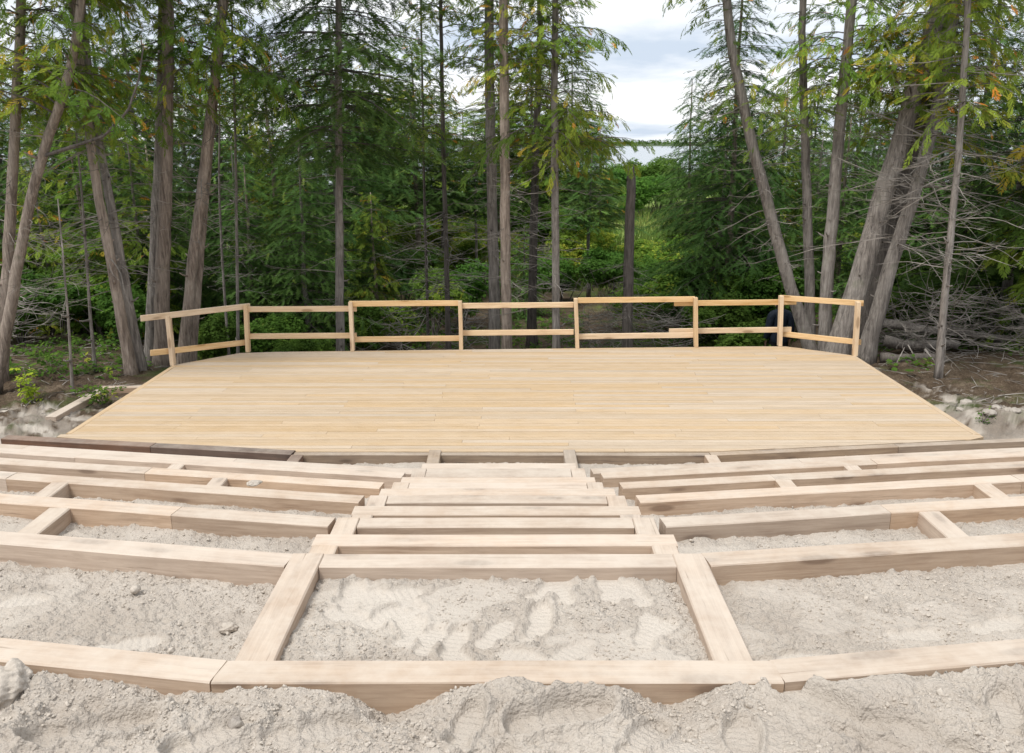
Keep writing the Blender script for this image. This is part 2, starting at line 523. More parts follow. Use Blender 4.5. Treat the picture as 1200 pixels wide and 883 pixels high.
def ground(X, Y, fine=True):
    X = np.asarray(X, float); Y = np.asarray(Y, float)
    s = Y - slope_off(X)
    inst = np.abs(X - XC) < .93
    hw = W * .5
    # front bank, where the viewer stands
    z = np.full(X.shape, 1.50)
    tops_side = [(d, z_) for d, z_ in TIERS]
    lev = 1.532 + 0 * X
    lev = lev - sstep(2.2, 2.5, Y) * (.085 * np.exp(-(((X + .42) / .17) ** 2)) + .085 * np.exp(-(((X - .56) / .15) ** 2)) + .08 * np.exp(-(((X + 1.80) / .09) ** 2)) + .045 * np.exp(-(((X + 1.25) / .17) ** 2)) - .01 * sstep(.2, 1.2, X))
    lev = lev + .02 * sstep(1.05, 1.6, X) + .01 * sstep(2.6, 2.3, Y)
    z = lev
    prev = None
    for k in range(1, len(TIERS)):
        d0, d1 = TIERS[k - 1][0], TIERS[k][0]
        zt = TIERS[k][1]
        f = sstep(d0 - .11, d0 - .03, s)
        run = np.clip((s - d0) / (d1 - d0 - W), 0, 1)
        lv = zt - .095 + .05 * (1 - run) ** 2 + .03 * inst
        z = z + (lv - z) * f
    # steps in the middle: soil well below the treads
    zs = z.copy()
    for k in range(1, len(STEPS)):
        f = sstep(STEPS[k - 1][1] - .11, STEPS[k - 1][1] - .03, Y)
        zs = zs + (STEPS[k][2] - .10 - zs) * f
    z = np.where(inst & (Y > 3.7), zs, z)
    last = TIERS[-1][0]
    f = sstep(last - .11, last - .03, np.where(inst, Y - .15, s))
    z = z + (-.10 - z) * f
    g = base_ground(X, Y)
    # under the stage and away from the slope: natural ground
    front = np.interp(X, [-40, -5.3, -2.39, 2.18, 5.55, 40], [14.3, 9.46, 9.0, 8.99, 9.42, 14.0])
    f = sstep(front - .0, front + .35, Y)
    z = z + (g - z) * f
    # sand mounds at both front corners of the stage
    z = z + .10 * np.exp(-(((X + 6.7) / .9) ** 2 + ((Y - 10.2) / .55) ** 2)) + .16 * np.exp(-(((X - 6.25) / .45) ** 2 + ((Y - 10.5) / .6) ** 2)) + .12 * np.exp(-(((X - 7.1) / .6) ** 2 + ((Y - 10.2) / .6) ** 2))
    far = sstep(6.5, 10, np.abs(X)) * (1 - f)
    z = z + fbm(X * .8, Y * .8, 3, 60) * .25 * far
    kerb_band = (s > TIERS[0][0] - W - .012) & (s < TIERS[0][0] + .01)
    if fine:
        near = 1 - sstep(9.3, 11.5, Y)
        sandy = near
        big = fbm(X * 3.0, Y * 3.0, 3, 7) * .030
        med = fbm(X * 11, Y * 11, 3, 21) * .020
        # crumbly surface: many small sharp lumps
        fn = fbm(X * 48, Y * 48, 3, 33, .7)
        bil = np.abs(fbm(X * 24, Y * 24, 2, 37, .6))
        crumb = np.maximum(fn, -.18) * .015 - bil * .020
        infront = sstep(2.62, 2.50, s)
        wgt = np.ones_like(X)
        fp = np.zeros_like(X); rim = np.zeros_like(X); fd = np.zeros_like(X)
        for (fx, fy, a, L, dp) in FOOT:
            sel = (np.abs(X - fx) < L) & (np.abs(Y - fy) < L)
            if not sel.any():
                continue
            xx, yy = X[sel] - fx, Y[sel] - fy
            ca, sa = math.cos(a), math.sin(a)
            u = (xx * sa + yy * ca) / L; v = (xx * ca - yy * sa) / L
            wob = .93 + .12 * vnoise(xx * 22 + fx * 9, yy * 22, 3)
            q = np.minimum(((u - .13) / .36) ** 2 + (v / .19) ** 2, ((u + .34) / .17) ** 2 + (v / .16) ** 2) ** .5 * wob
            msk = 1 - sstep(.82, 1.04, q)
            rm = np.exp(-((q - 1.18) / .14) ** 2)
            tread = .0016 * np.sign(np.sin(u * 55))
            fd[sel] = np.where(msk > fp[sel], -dp + tread, fd[sel])
            fp[sel] = np.maximum(fp[sel], msk); rim[sel] = np.maximum(rim[sel], rm * dp * .7)
        rough = big * (1 + 1.1 * infront) + med * (1 + .7 * infront) + crumb
        # smears where sand was trodden flat
        flat = sstep(.10, .20, fbm(X * 3.2, Y * 4.0, 3, 90)) * np.where(inst & (s < 3.8), .9, .6)
        rough = rough * (1 - flat * .8)
        global LOOSE
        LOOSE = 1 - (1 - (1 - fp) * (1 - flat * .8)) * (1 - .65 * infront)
        z = z + sandy * (rough * (1 - fp) + (fd + big * .6) * fp + rim * (1 - fp))
        z = z + (1 - near) * fbm(X * 3, Y * 3, 4, 71) * .05 + fbm(X * 7, Y * 7, 4, 72, .6) * .07 * sstep(9.4, 10.2, Y) * sstep(5.5, 6.0, np.abs(X)) * (1 - sstep(12, 15, Y))
    z = np.where(kerb_band, np.minimum(z, 1.50), z)
    return z

half = lambda D: .66 * np.abs(D) + .45
rows = np.concatenate([np.linspace(-14, 1.6, 14), np.linspace(1.75, 2.12, 10), 1 / np.linspace(1 / 2.14, 1 / 3.95, 330), 1 / np.linspace(1 / 3.965, 1 / 9.3, 210),
                       np.geomspace(9.34, 22, 100), np.geomspace(22.4, 120, 40), np.geomspace(130, 2600, 12)])
ui = np.linspace(-1, 1, 600)
ue = np.linspace(0, 1, 26)[1:]
D = np.maximum(rows, 1.2)
inner = half(D)[:, None] * ui[None, :]
ext = (70 + 1.1 * D)[:, None] * (ue ** 2.2)[None, :]
Xg = np.concatenate([(inner[:, :1] - ext)[:, ::-1], inner, inner[:, -1:] + ext], 1)
Yg = np.repeat(rows[:, None], Xg.shape[1], 1)
Zg = ground(Xg.ravel(), Yg.ravel()).reshape(Xg.shape)
nr, nc = Xg.shape
i = np.arange(nr - 1)[:, None] * nc; j = np.arange(nc - 1)[None, :]
Q = np.stack([i + j, i + j + 1, i + nc + j + 1, i + nc + j], -1).reshape(-1, 4)
xr, yr = Xg.ravel(), Yg.ravel()
edge = fbm(xr * .9, yr * .9, 4, 15) * 1.6 + fbm(xr * 6, yr * 6, 4, 16, .65) * 1.3
fr = np.interp(xr, [-40, -9, -5.3, 5.5, 9, 40], [9.0, 9.9, 10.6, 10.75, 10.2, 9.0])
sandA = 1 - sstep(-.35, .35, yr + edge - fr)
sandA = sandA * (1 - sstep(9, 16, np.abs(xr) + edge))
sandA = sandA * (1 - .55 * sstep(9.5, 9.9, yr) * sstep(-.25, .25, fbm(xr * 5, yr * 5, 3, 19) + .1))
meadA = sstep(27, 36, yr + edge * 4)
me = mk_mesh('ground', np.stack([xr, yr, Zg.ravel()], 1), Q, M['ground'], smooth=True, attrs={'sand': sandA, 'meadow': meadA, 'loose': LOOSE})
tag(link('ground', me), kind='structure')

def gz(x, y, fine=False):
    return float(ground(np.array([x]), np.array([y]), fine)[0])

# lake and the land across it
V, F = [], []
xs = np.linspace(-900, 1400, 24); ys = np.array([78, 110, 180, 320, 600, 1000, 1500])
gx, gy = np.meshgrid(xs, ys)
V = np.stack([gx.ravel(), gy.ravel(), np.full(gx.size, -2.75)], 1)
i = np.arange(len(ys) - 1)[:, None] * 24; j = np.arange(23)[None, :]
tag(link('lake', mk_mesh('lake', V, np.stack([i + j, i + j + 1, i + 24 + j + 1, i + 24 + j], -1).reshape(-1, 4), M['water'])), kind='structure')
xs = np.linspace(-900, 1400, 60)
prof = [(1150, -3.2), (1175, -1.5), (1260, 1.5), (1400, 3.0), (1500, -3.2)]
V = np.array([(x, y + 14 * math.sin(x * .013), z + (.8 * math.sin(x * .021) if z > 0 else 0)) for (y, z) in prof for x in xs])
i = np.arange(4)[:, None] * 60; j = np.arange(59)[None, :]
M['far_land'] = plain('far_shore_green', (.07, .10, .05), .9, .05)
tag(link('far_shore', mk_mesh('far_shore', V, np.stack([i + j, i + j + 1, i + 60 + j + 1, i + 60 + j], -1).reshape(-1, 4), M['far_land'], True)), kind='structure')

# ------------------------------------------------------------------ sawn timber
def timber_mesh(L, w, h, ch=.006, warp=0.0, seed=0):
    """chamfered beam along x, top at z = 0, a little bowed and worn at the arrises"""
    r = random.Random(seed)
    n = max(2, int(L / .35) + 1)
    prof = [(-w / 2 + ch, 0), (w / 2 - ch, 0), (w / 2, -ch), (w / 2, -h + ch), (w / 2 - ch, -h), (-w / 2 + ch, -h), (-w / 2, -h + ch), (-w / 2, -ch)]
    V = []
    for k in range(n):
        x = -L / 2 + L * k / (n - 1)
        by = warp * (1 - (2 * x / L) ** 2)
        for (a, b_) in prof:
            V.append((x, a + by + r.uniform(-.0012, .0012), b_ + r.uniform(-.0012, .0012)))
    Q = []
    for k in range(n - 1):
        for q in range(8):
            q2 = (q + 1) % 8
            Q.append((k * 8 + q, k * 8 + q2, (k + 1) * 8 + q2, (k + 1) * 8 + q))
    nn = len(V)
    V += [(-L / 2, 0, -h / 2), (L / 2, 0, -h / 2)]
    T = []
    for q in range(8):
        q2 = (q + 1) % 8
        T.append((q2, q, nn)); T.append(((n - 1) * 8 + q, (n - 1) * 8 + q2, nn + 1))
    return V, Q, T
_bs = [0]
def beam(name, p0, p1, ztop, parent, w=W - .002, h=STEP - .003, mat='timber', label=None, z1=None):
    """beam between two plan points (centre line); top at ztop (z1 at the far end)"""
    _bs[0] += 1
    r = random.Random(_bs[0] * 7)
    p0 = np.array(p0, float); p1 = np.array(p1, float)
    L = float(np.linalg.norm(p1 - p0)); c = (p0 + p1) / 2
    V, Q, T = timber_mesh(L, w * r.uniform(.985, 1.0), h, r.uniform(.004, .008), r.uniform(-.006, .006), _bs[0])
    me = mk_mesh(name, V, [np.array(Q), np.array(T)], M[mat])
    o = link(name, me, parent)
    pl = parent.location if parent is not None else Vector((0, 0, 0))
    o.location = (c[0] - pl[0], c[1] - pl[1], ztop - pl[2] + r.uniform(-.0018, .0018))
    o.rotation_euler = (r.uniform(-.004, .004), 0, math.atan2(p1[1] - p0[1], p1[0] - p0[0]))
    if label: o['label'] = label
    return o

XL, XR = XC - .985, XC + .985
def tier_y(k, x):
    """far edge of tier k at x"""
    return TIERS[k][0] + float(slope_off(np.array([x]))[0])
names = ['top kerb of the terraces, half buried by the sand bank', 'second timber tier down from the sand bank, holding the widest sand bay',
         'third timber tier down from the sand bank, with a crosspiece in each wing', 'fourth timber tier down from the sand bank, level with the middle of the steps',
         'third timber tier up from the stage, pale with short crosspieces', 'second timber tier up from the stage, close to the lowest one',
         'lowest timber tier, running along the front of the stage']
# joints (x) in the long runs and crosspieces (x) of each tier: they are flush with it and run uphill under the tier above
JOINT_L = [[-3.1], [-3.4], [-2.1, -4.6], [-3.9], [-3.2], [-4.4], [-2.9, -5.3]]
JOINT_R = [[2.9], [3.3], [2.35, 4.6], [3.9], [2.25, 4.9], [3.6], [3.0, 5.2]]
CROSS = [[], [-1.0, .865], [-2.86, 2.61], [-3.45, 3.58], [-2.51, 2.32], [-3.3, 3.33], [-5.35, -3.2, 3.07, 5.4]]
tiers = []
for k, (d, zt) in enumerate(TIERS):
    root = empty('terrace_tier', (XC, d, zt))
    tag(root, names[k], 'terrace', 'timber terrace tiers above the stage')
    tiers.append(root)
    xin_l, xin_r = XL - .02, XR + .02
    if k == 0:
        beam('beam', (-1.045, d - W / 2), (.945, d - W / 2), zt, root)
        xin_l, xin_r = -1.049, .949
    if k == 1:
        beam('beam', (-.919, d - W / 2), (.784, d - W / 2), zt, root)
        xin_l, xin_r = -1.083, .948
    if k >= 5:
        q = .04 + .05 * (k - 5)
        xin_l, xin_r = XL + q, XR - q
    for sgn, xin, js in ((-1, xin_l, JOINT_L[k]), (1, xin_r, JOINT_R[k])):
        xe = [xin] + list(js) + [sgn * 6.9]
        for a, b_ in zip(xe[:-1], xe[1:]):
            a2 = a + sgn * .0015 - (sgn * .010 if a == xin and k < 2 else 0); b2 = b_ - sgn * .0015
            pa, pb = (a2, tier_y(k, a2) - W / 2), (b2, tier_y(k, b2) - W / 2)
            if sgn < 0: pa, pb = pb, pa
            beam('beam', pa, pb, zt, root)
            if 1 <= k <= 5:                       # second course below
                drop = zt - (TIERS[k + 1][1] if k + 1 < len(TIERS) else 0)
                if drop > .2:
                    beam('beam', pa, pb, zt - STEP, root)
    for x in CROSS[k]:
        y1 = tier_y(k, x) - W - .002
        if k == 1:
            y1 = tier_y(k, x) - .003              # runs right through between the beams
        y0 = tier_y(k - 1, x) - W * .9
        lean = .03 * (1 if x < 0 else -1)
        beam('crosspiece', (x - lean * (.5 if k > 1 else 0), y0), (x, y1), zt - .0005, root, w=W if k != 1 else .158)

stair = empty('timber_steps', (XC, 4.3, 1.2))
tag(stair, 'flight of stacked timber steps leading down the middle of the terraces to the stage', 'steps')
for k in range(1, len(STEPS)):
    nm, d, zt, hwid = STEPS[k]
    d0 = STEPS[k - 1][1]
    cx = XC - .045 * (d - 4) / 4.3
    thick = .215 if nm == 'I' else W
    yb = d0 - W * .97                              # side rails reach back under the tread above
    if nm in 'BDFHJ':
        beam('tread_beam', (cx - hwid, d - thick / 2), (cx + hwid, d - thick / 2), zt, stair, w=thick)
        for s_ in (-1, 1):
            x = cx + s_ * (hwid - W / 2 - .004)
            beam('side_beam', (x, yb), (x, d - thick - .003), zt, stair)
    else:
        beam('tread_beam', (cx - hwid + W + .003, d - thick / 2), (cx + hwid - W - .003, d - thick / 2), zt, stair, w=thick)
        for s_ in (-1, 1):
            x = cx + s_ * (hwid - W / 2)
            beam('side_beam', (x, yb), (x, d - .002), zt, stair)

# ------------------------------------------------------------------ stage
stage = empty('wooden_stage', (0.1, 11.5, -.18))
tag(stage, 'wide stage of new pale deck boards with cut off back corners', 'stage')
def extents(y):
    xs_ = []
    n = len(DECK)
    for a in range(n):
        (xa, ya), (xb, yb) = DECK[a], DECK[(a + 1) % n]
        if (ya - y) * (yb - y) <= 0 and abs(ya - yb) > 1e-6:
            xs_.append(xa + (xb - xa) * (y - ya) / (yb - ya))
    return (min(xs_), max(xs_)) if len(xs_) >= 2 else None
BW, GAP = .090, .008
y = 8.99 + .012
r = random.Random(9)
row = 0
bnum = 0
while y + BW < 14.10:
    ya, yb = y, y + BW
    ea, eb = extents(ya), extents(yb)
    if ea and eb:
        inset = .085 if ya > 9.5 and yb < 12.7 else .004     # a border board closes both long sides
        la, lb = ea[0] + inset, eb[0] + inset
        ra, rb = ea[1] - inset, eb[1] - inset
        cuts = [None]
        x = la + r.choice([1.2, 2.4, 3.05, 3.66, 4.27]) + r.uniform(-.02, .02)
        cl = []
        while x < ra - .7:
            cl.append(x); x += r.choice([3.66, 3.66, 4.27, 4.88])
        segs = [(la, lb)] + [(c_, c_) for c_ in cl] + [(ra, rb)]
        for q in range(len(segs) - 1):
            (a0, b0), (a1, b1) = segs[q], segs[q + 1]
            g0 = 0.0015 if q else 0; g1 = .0015 if q < len(segs) - 2 else 0
            zt = r.uniform(-.0012, .0012)
            cx, cy = (a0 + a1) / 2, (ya + yb) / 2
            top = [(a0 + g0, ya + .002), (a1 - g1, ya + .002), (b1 - g1, yb - .002), (b0 + g0, yb - .002)]
            mid = [(a0 + g0, ya), (a1 - g1, ya), (b1 - g1, yb), (b0 + g0, yb)]
            if a1 - a0 < .05 and b1 - b0 < .05:
                continue
            V = [(px - cx, py - cy, zt) for px, py in top] + [(px - cx, py - cy, zt - .003) for px, py in mid] + [(px - cx, py - cy, -.036) for px, py in mid]
            F4 = [(0, 1, 2, 3), (11, 10, 9, 8)] + [(b_ + 4 + e, b_ + 4 + (e + 1) % 4, b_ + (e + 1) % 4, b_ + e) for b_ in (0, 4) for e in range(4)]
            o = link('deck_board', mk_mesh('deck_board', V, np.array(F4), M['deck']), stage)
            o.location = (cx - stage.location[0], cy - stage.location[1], 0 - stage.location[2])
            bnum += 1
    y += BW + GAP
    row += 1
# border boards along the two sides, timbers below the edge
beam('border_board', (-5.268, 9.60), (-5.235, 12.80), .0035, stage, w=.075, h=.03, mat='deck')
beam('border_board', (5.512, 9.56), (5.528, 13.40), .0035, stage, w=.075, h=.03, mat='deck')
fd_ = .075
beam('front_beam', (-5.95, 9.46), (-4.1, 9.26 - .07), .012, stage, h=.19, mat='timber_dark', label='dark wet reddish brown front beam')
beam('front_beam', (-4.095, 9.26 - .07), (-2.44, 9.0 - .055), .012, stage, h=.19, mat='timber_dark', label='dark wet reddish brown front beam')
beam('front_beam', (-2.43, 8.945), (2.20, 8.93), -.006, stage, w=.09, h=.19, mat='timber_mid')
beam('front_beam', (2.21, 8.94), (4.4, 9.215), -.006, stage, w=.1, h=.19, mat='timber_mid')
beam('front_beam', (4.405, 9.216), (6.9, 9.53), -.006, stage, w=.1, h=.19, mat='timber_mid')
for a, b_ in (((-5.245, 9.6), (-5.215, 12.8)), ((5.515, 9.55), (5.53, 13.4)), ((-5.2, 12.85), (-4.42, 13.61)), ((-4.37, 13.62), (4.55, 14.05)), ((4.63, 14.03), (5.50, 13.43))):
    beam('rim_joist', a, b_, -.041, stage, w=.045, h=.20, mat='rail')
for x in np.linspace(-4.9, 5.1, 9):
    for y in (9.7, 11.3, 12.7):
        zg = gz(x, y) - .05
        if zg < -.3:
            beam('pier', (x - .07, y), (x + .07, y), -.25, stage, h=-.25 - zg)
for x, mt in ((-2.40, 'timber_dark'), (-.86, 'timber_mid'), (.64, 'timber_mid'), (2.20, 'timber')):
    xx = x * 1.0
    y1 = 8.90 if abs(x) < 2 else 8.885
    beam('tie_beam', (xx - .0, 8.20 if abs(x) < 1 else 8.22), (xx + (.02 if x < -2 else 0), y1 + (.105 if abs(x) < 1 else 0)), .018 if abs(x) < 1 else .004, stage, w=.135, mat=mt)

# ------------------------------------------------------------------ railing
rail = empty('guard_railing', (0.1, 13.9, 0))
tag(rail, 'unfinished guard railing of fresh boards round the back of the stage', 'railing')
def stick(name, a, b_, wy, wz, parent, mat='rail'):
    """board with section wy (horizontal) x wz (vertical), or a post when a and b_ stand above each other"""
    a = Vector(a); b_ = Vector(b_)
    d = b_ - a
    L = d.length
    _bs[0] += 1
    V, Q, T = timber_mesh(L, wy, wz, .003, random.Random(_bs[0]).uniform(-.004, .004), _bs[0])
    V = np.array(V); V[:, 2] += wz / 2
    o = link(name, mk_mesh(name, V, [np.array(Q), np.array(T)], M[mat]), parent)
    o.location = (a + b_) / 2 - parent.location
    x = d.normalized()
    ref = Vector((0, 0, 1)) if abs(x.z) < .9 else Vector((0, 1, 0))
    yv = ref.cross(x).normalized()
    zv = x.cross(yv)
    o.rotation_euler = Matrix((x, yv, zv)).transposed().to_euler()
    return o
# foot (px, py on the deck) and top pixel of each post
posts_px = [((203, 428), (197, 370)), ((291, 412.5), (288.5, 357)), ((413.5, 411), (411, 354)), ((540.5, 409.5), (539, 353)),
            ((676.5, 408), (674.5, 350)), ((815.5, 406.5), (815, 349)), ((913.5, 405.5), (915.5, 347)), ((1001.5, 417), (1005.5, 354))]
def on_deck(px, py):
    d = ray(px, py); tt = -CAM_H / d[2]
    return np.array([0, 0, CAM_H]) + d * tt
PF, PT = [], []
for f_, tp in posts_px:
    p = on_deck(*f_)
    q = at(tp[0], tp[1], p[1])
    PF.append(p); PT.append(q)
    inw = np.array([0, .0, 0])
    stick('post', (p[0], p[1], 0.003), (q[0], q[1], q[2]), .062, .105, rail)
def rail_px(a, b_, Ya, Yb, th=.038, hh=.089):
    """rail between two pixels on the planes y = Ya, Yb (pixels give the centre line)"""
    pa, pb = at(a[0], a[1], Ya), at(b_[0], b_[1], Yb)
    return stick('rail', pa, pb, th, hh, rail)
def Yp(k): return float(PF[k][1])
fr_, bk_ = -.075, .078                            # rails nailed on the near or the far face of the posts
slopeL = (Yp(1) - Yp(0)) / (291 - 203)
rail_px((165, 373.5), (292.5, 358.8), Yp(0) + slopeL * (165 - 203) + bk_, Yp(1) + bk_)
rail_px((176.5, 414), (288, 401.5), Yp(0) + slopeL * (176 - 203) + bk_, Yp(1) + bk_)
rail_px((291.5, 362.6), (418, 362.0), Yp(1) + .03, Yp(2) + bk_)
rail_px((291.5, 394.2), (418, 393.4), Yp(1) + .03, Yp(2) + bk_)
rail_px((409.5, 356.2), (537, 355.4), Yp(2) + .02, Yp(3) + bk_)
rail_px((415.5, 398), (541, 396.6), Yp(2) + bk_, Yp(3) + bk_)
rail_px((541, 358.6), (672, 357.4), Yp(3) + bk_, Yp(4) + bk_)
rail_px((541, 390.4), (672, 389.2), Yp(3) + bk_, Yp(4) + bk_)
rail_px((677, 352.2), (814, 350.8), Yp(4) + bk_, Yp(5) + bk_)
rail_px((678, 394.6), (814, 392.8), Yp(4) + bk_, Yp(5) + bk_)
rail_px((790, 355.8), (933, 354.0), Yp(5) + bk_ + .045, Yp(6) + bk_)
rail_px((784, 388.4), (927, 386.4), Yp(5) + bk_ + .045, Yp(6) + bk_)
rail_px((914, 349.2), (1012, 355.8), Yp(6) + .12, Yp(7) + bk_)
rail_px((917, 391.5), (1009, 401.5), Yp(6) + .12, Yp(7) + bk_)

# timber corner left over beside the stage
kerb = empty('timber_corner', (-5.95, 11.2, -.2))
tag(kerb, 'low timber corner half sunk in the dirt beside the stage', 'timber')
beam('beam', (-6.0, 10.55), (-5.93, 11.86), -.10, kerb)
beam('beam', (-6.0, 11.94), (-5.35, 11.99), -.10, kerb)

# ------------------------------------------------------------------ foliage building blocks
def frames(d, n):
    d = d / (np.linalg.norm(d, axis=1, keepdims=True) + 1e-9)
    y = np.cross(n, d); y /= np.linalg.norm(y, axis=1, keepdims=True) + 1e-9
    z = np.cross(d, y)
    return np.stack([d, y, z], -1)                # columns
def tpl_cedar(seed):
    """flat drooping fan of scale-leaf branchlets, one unit long"""
    r = np.random.default_rng(seed); T = []
    def kite(p, a, L, wd, zz):
        c, s = math.cos(a), math.sin(a)
        q = lambda u, v: (p[0] + u * c - v * s, p[1] + u * s + v * c, -zz * (p[0] + u * c) ** 2 + r.uniform(-.02, .02))
        T.append([q(0, 0), q(L * .55, -wd), q(L, 0)]); T.append([q(0, 0), q(L, 0), q(L * .5, wd)])
    for x, L in ((.0, .30), (.11, .40), (.24, .46), (.38, .44), (.52, .38), (.66, .30), (.80, .22)):
        for s in (-1, 1):
            kite((x + r.uniform(0, .05), 0), s * r.uniform(.45, .85), L * r.uniform(.75, 1.1), L * .13, .28)
    kite((.6, 0), r.uniform(-.15, .15), .45, .05, .28)
    return np.array(T)
def tpl_spruce(seed):
    """needled twig: short blades round an axis"""
    r = np.random.default_rng(seed); T = []
    for x in np.linspace(0, .86, 8):
        for k in range(2):
            a = (1 if k else -1) * r.uniform(.5, .95); e = r.uniform(-.25, .5); L = r.uniform(.22, .34)
            d = np.array([math.cos(a), math.sin(a) * math.cos(e), math.sin(abs(a)) * math.sin(e)])
            p = np.array([x, 0, -.22 * x * x]); wv = np.array([.055, 0, 0])
            T.append([p - wv, p + wv, p + d * L])
    p = np.array([.75, 0, -.12]); T.append([p + (0, .03, 0), p - (0, .03, 0), p + np.array([.32, 0, -.12])])
    return np.array(T)
def tpl_broad(seed, n=7):
    r = np.random.default_rng(seed); T = []
    for k in range(n):
        a = k * 2.4 + r.uniform(-.4, .4); e = r.uniform(-.55, .45); L = r.uniform(.32, .5); wd = L * r.uniform(.26, .36)
        d = np.array([math.cos(a) * math.cos(e), math.sin(a) * math.cos(e), math.sin(e)])
        s = np.array([-math.sin(a), math.cos(a), r.uniform(-.4, .4)]) * wd
        p = d * .12 + np.array([r.uniform(-.15, .15), r.uniform(-.15, .15), r.uniform(-.12, .12)])
        m_ = p + d * L * .5; e_ = p + d * L + np.array([0, 0, -.08 * L])
        T.append([p, m_ - s, e_]); T.append([p, e_, m_ + s])
    return np.array(T)
TPL = {'cedar': [tpl_cedar(k) for k in range(5)], 'spruce': [tpl_spruce(k + 20) for k in range(5)], 'broad': [tpl_broad(k + 40) for k in range(5)]}

class Leaves:
    def __init__(s, kind, seed):
        s.kind, s.rng = kind, np.random.default_rng(seed)
        s.P, s.D, s.N, s.S, s.C = [], [], [], [], []
    def put(s, P, D_, N_, S, C):
        s.P.append(P); s.D.append(D_); s.N.append(N_); s.S.append(S); s.C.append(C)
    def tris(s):
        P, D_, N_, S, C = (np.concatenate(q) for q in (s.P, s.D, s.N, s.S, s.C))
        R = frames(D_, N_)
        which = s.rng.integers(0, 5, len(P))
        out, col = [], []
        for k in range(5):
            sel = which == k
            if not sel.any(): continue
            T = TPL[s.kind][k]                    # (m,3,3)
            A = np.einsum('nij,mvj->nmvi', R[sel], T) * S[sel][:, None, None, None] + P[sel][:, None, None, :]
            out.append(A.reshape(-1, 3, 3))
            col.append(np.repeat(C[sel], len(T) * 3))
        return np.concatenate(out), np.concatenate(col)

def crown_mesh(name, kind, seed, H, prof, nb, sub=.16, gap=.11, sc=(.2, .34), rise=.25, droop=.55, mat=None, bark='bark_dark', shift=0.0, odd=.05, whorl=False, yellow=0.0):
    """branches and foliage round a vertical axis of height H. prof(t) = reach at height fraction t"""
    r = np.random.default_rng(seed)
    G = Geo(); Lv = Leaves(kind, seed)
    for b_ in range(nb):
        if whorl:
            nw = max(1, nb // 6)
            tz = ((b_ // 6) + .5 + r.uniform(-.25, .25)) / nw
            az = (b_ % 6) * math.pi / 3 + r.uniform(-.4, .4) + (b_ // 6) * .5
        else:
            tz = ((b_ + r.uniform(-.5, .5)) / nb); az = b_ * 2.4 + r.uniform(-.5, .5)
        tz = min(max(tz, 0), .995)
        L = prof(tz) * r.uniform(.6, 1.15)
        if L < .15: continue
        t = np.linspace(0, 1, 6)
        wob = r.uniform(-.25, .25)
        ang = az + wob * t
        rr = L * t
        dr = droop * r.uniform(.6, 1.35); rs = rise * r.uniform(.5, 1.5)
        zz = tz * H + L * (rs * t - dr * t * t) + .12 * L * r.uniform(0, 1) * t ** 4
        P = np.stack([np.cos(ang) * rr, np.sin(ang) * rr, zz], 1)
        G.tube(P, np.linspace(.006 + .007 * L, .002, 6), 3, cap=False)
        base_c = np.clip(r.normal(.42, .17) + yellow * r.uniform(0, 1), 0, .86)
        m_ = max(2, int(L / sub))
        for q, s_ in enumerate(np.linspace(.16, 1, m_)):
            f = s_ * 5; i0 = min(int(f), 4); fr = f - i0
            p = P[i0] * (1 - fr) + P[i0 + 1] * fr
            tg = P[i0 + 1] - P[i0]; tg = tg / np.linalg.norm(tg)
            side = 1 if q % 2 else -1
            a = side * r.uniform(.55, 1.1) if q < m_ - 1 else r.uniform(-.2, .2)
            ca, sa = math.cos(a), math.sin(a)
            d = np.array([tg[0] * ca - tg[1] * sa, tg[0] * sa + tg[1] * ca, tg[2] - r.uniform(.02, .25)])
            d /= np.linalg.norm(d)
            sl = (.40 * L * (1.12 - s_) + .14) * r.uniform(.7, 1.2)
            nq = max(1, int(sl / gap) + 1)
            u = (np.arange(nq) + .35 + r.uniform(-.3, .3, nq)) / nq
            pp = p[None] + d[None] * (sl * u)[:, None] - np.array([0, 0, 1])[None] * (.28 * sl * u * u)[:, None]
            if sl > .3:
                G.tube(np.vstack([p, pp[-1]]), [.004, .0015], 3, cap=False)
            ja = r.uniform(-.75, .75, nq)
            dd = np.stack([d[0] * np.cos(ja) - d[1] * np.sin(ja), d[0] * np.sin(ja) + d[1] * np.cos(ja), d[2] - r.uniform(-.1, .5 if kind == 'cedar' else .45, nq)], 1)
            nn = np.stack([r.normal(0, .35, nq), r.normal(0, .35, nq), np.ones(nq)], 1)
            c = np.clip(base_c + r.normal(0, .10, nq), 0, .93)
            c = np.where(r.uniform(0, 1, nq) < odd * .25, 1.0, c)
            Lv.put(pp, dd, nn, r.uniform(sc[0], sc[1], nq), c)
    T, C = Lv.tris()
    nw = G.n
    VW = np.vstack(G.V); QW = np.vstack(G.Q)
    V = np.vstack([VW, T.reshape(-1, 3)])
    TF = np.arange(len(T) * 3).reshape(-1, 3) + nw
    fm = np.concatenate([np.zeros(len(QW)), np.ones(len(TF))])
    return mk_mesh(name, V, [QW, TF], [M[bark], M[mat or kind]], tint=np.concatenate([np.zeros(nw), C]), fmat=fm)

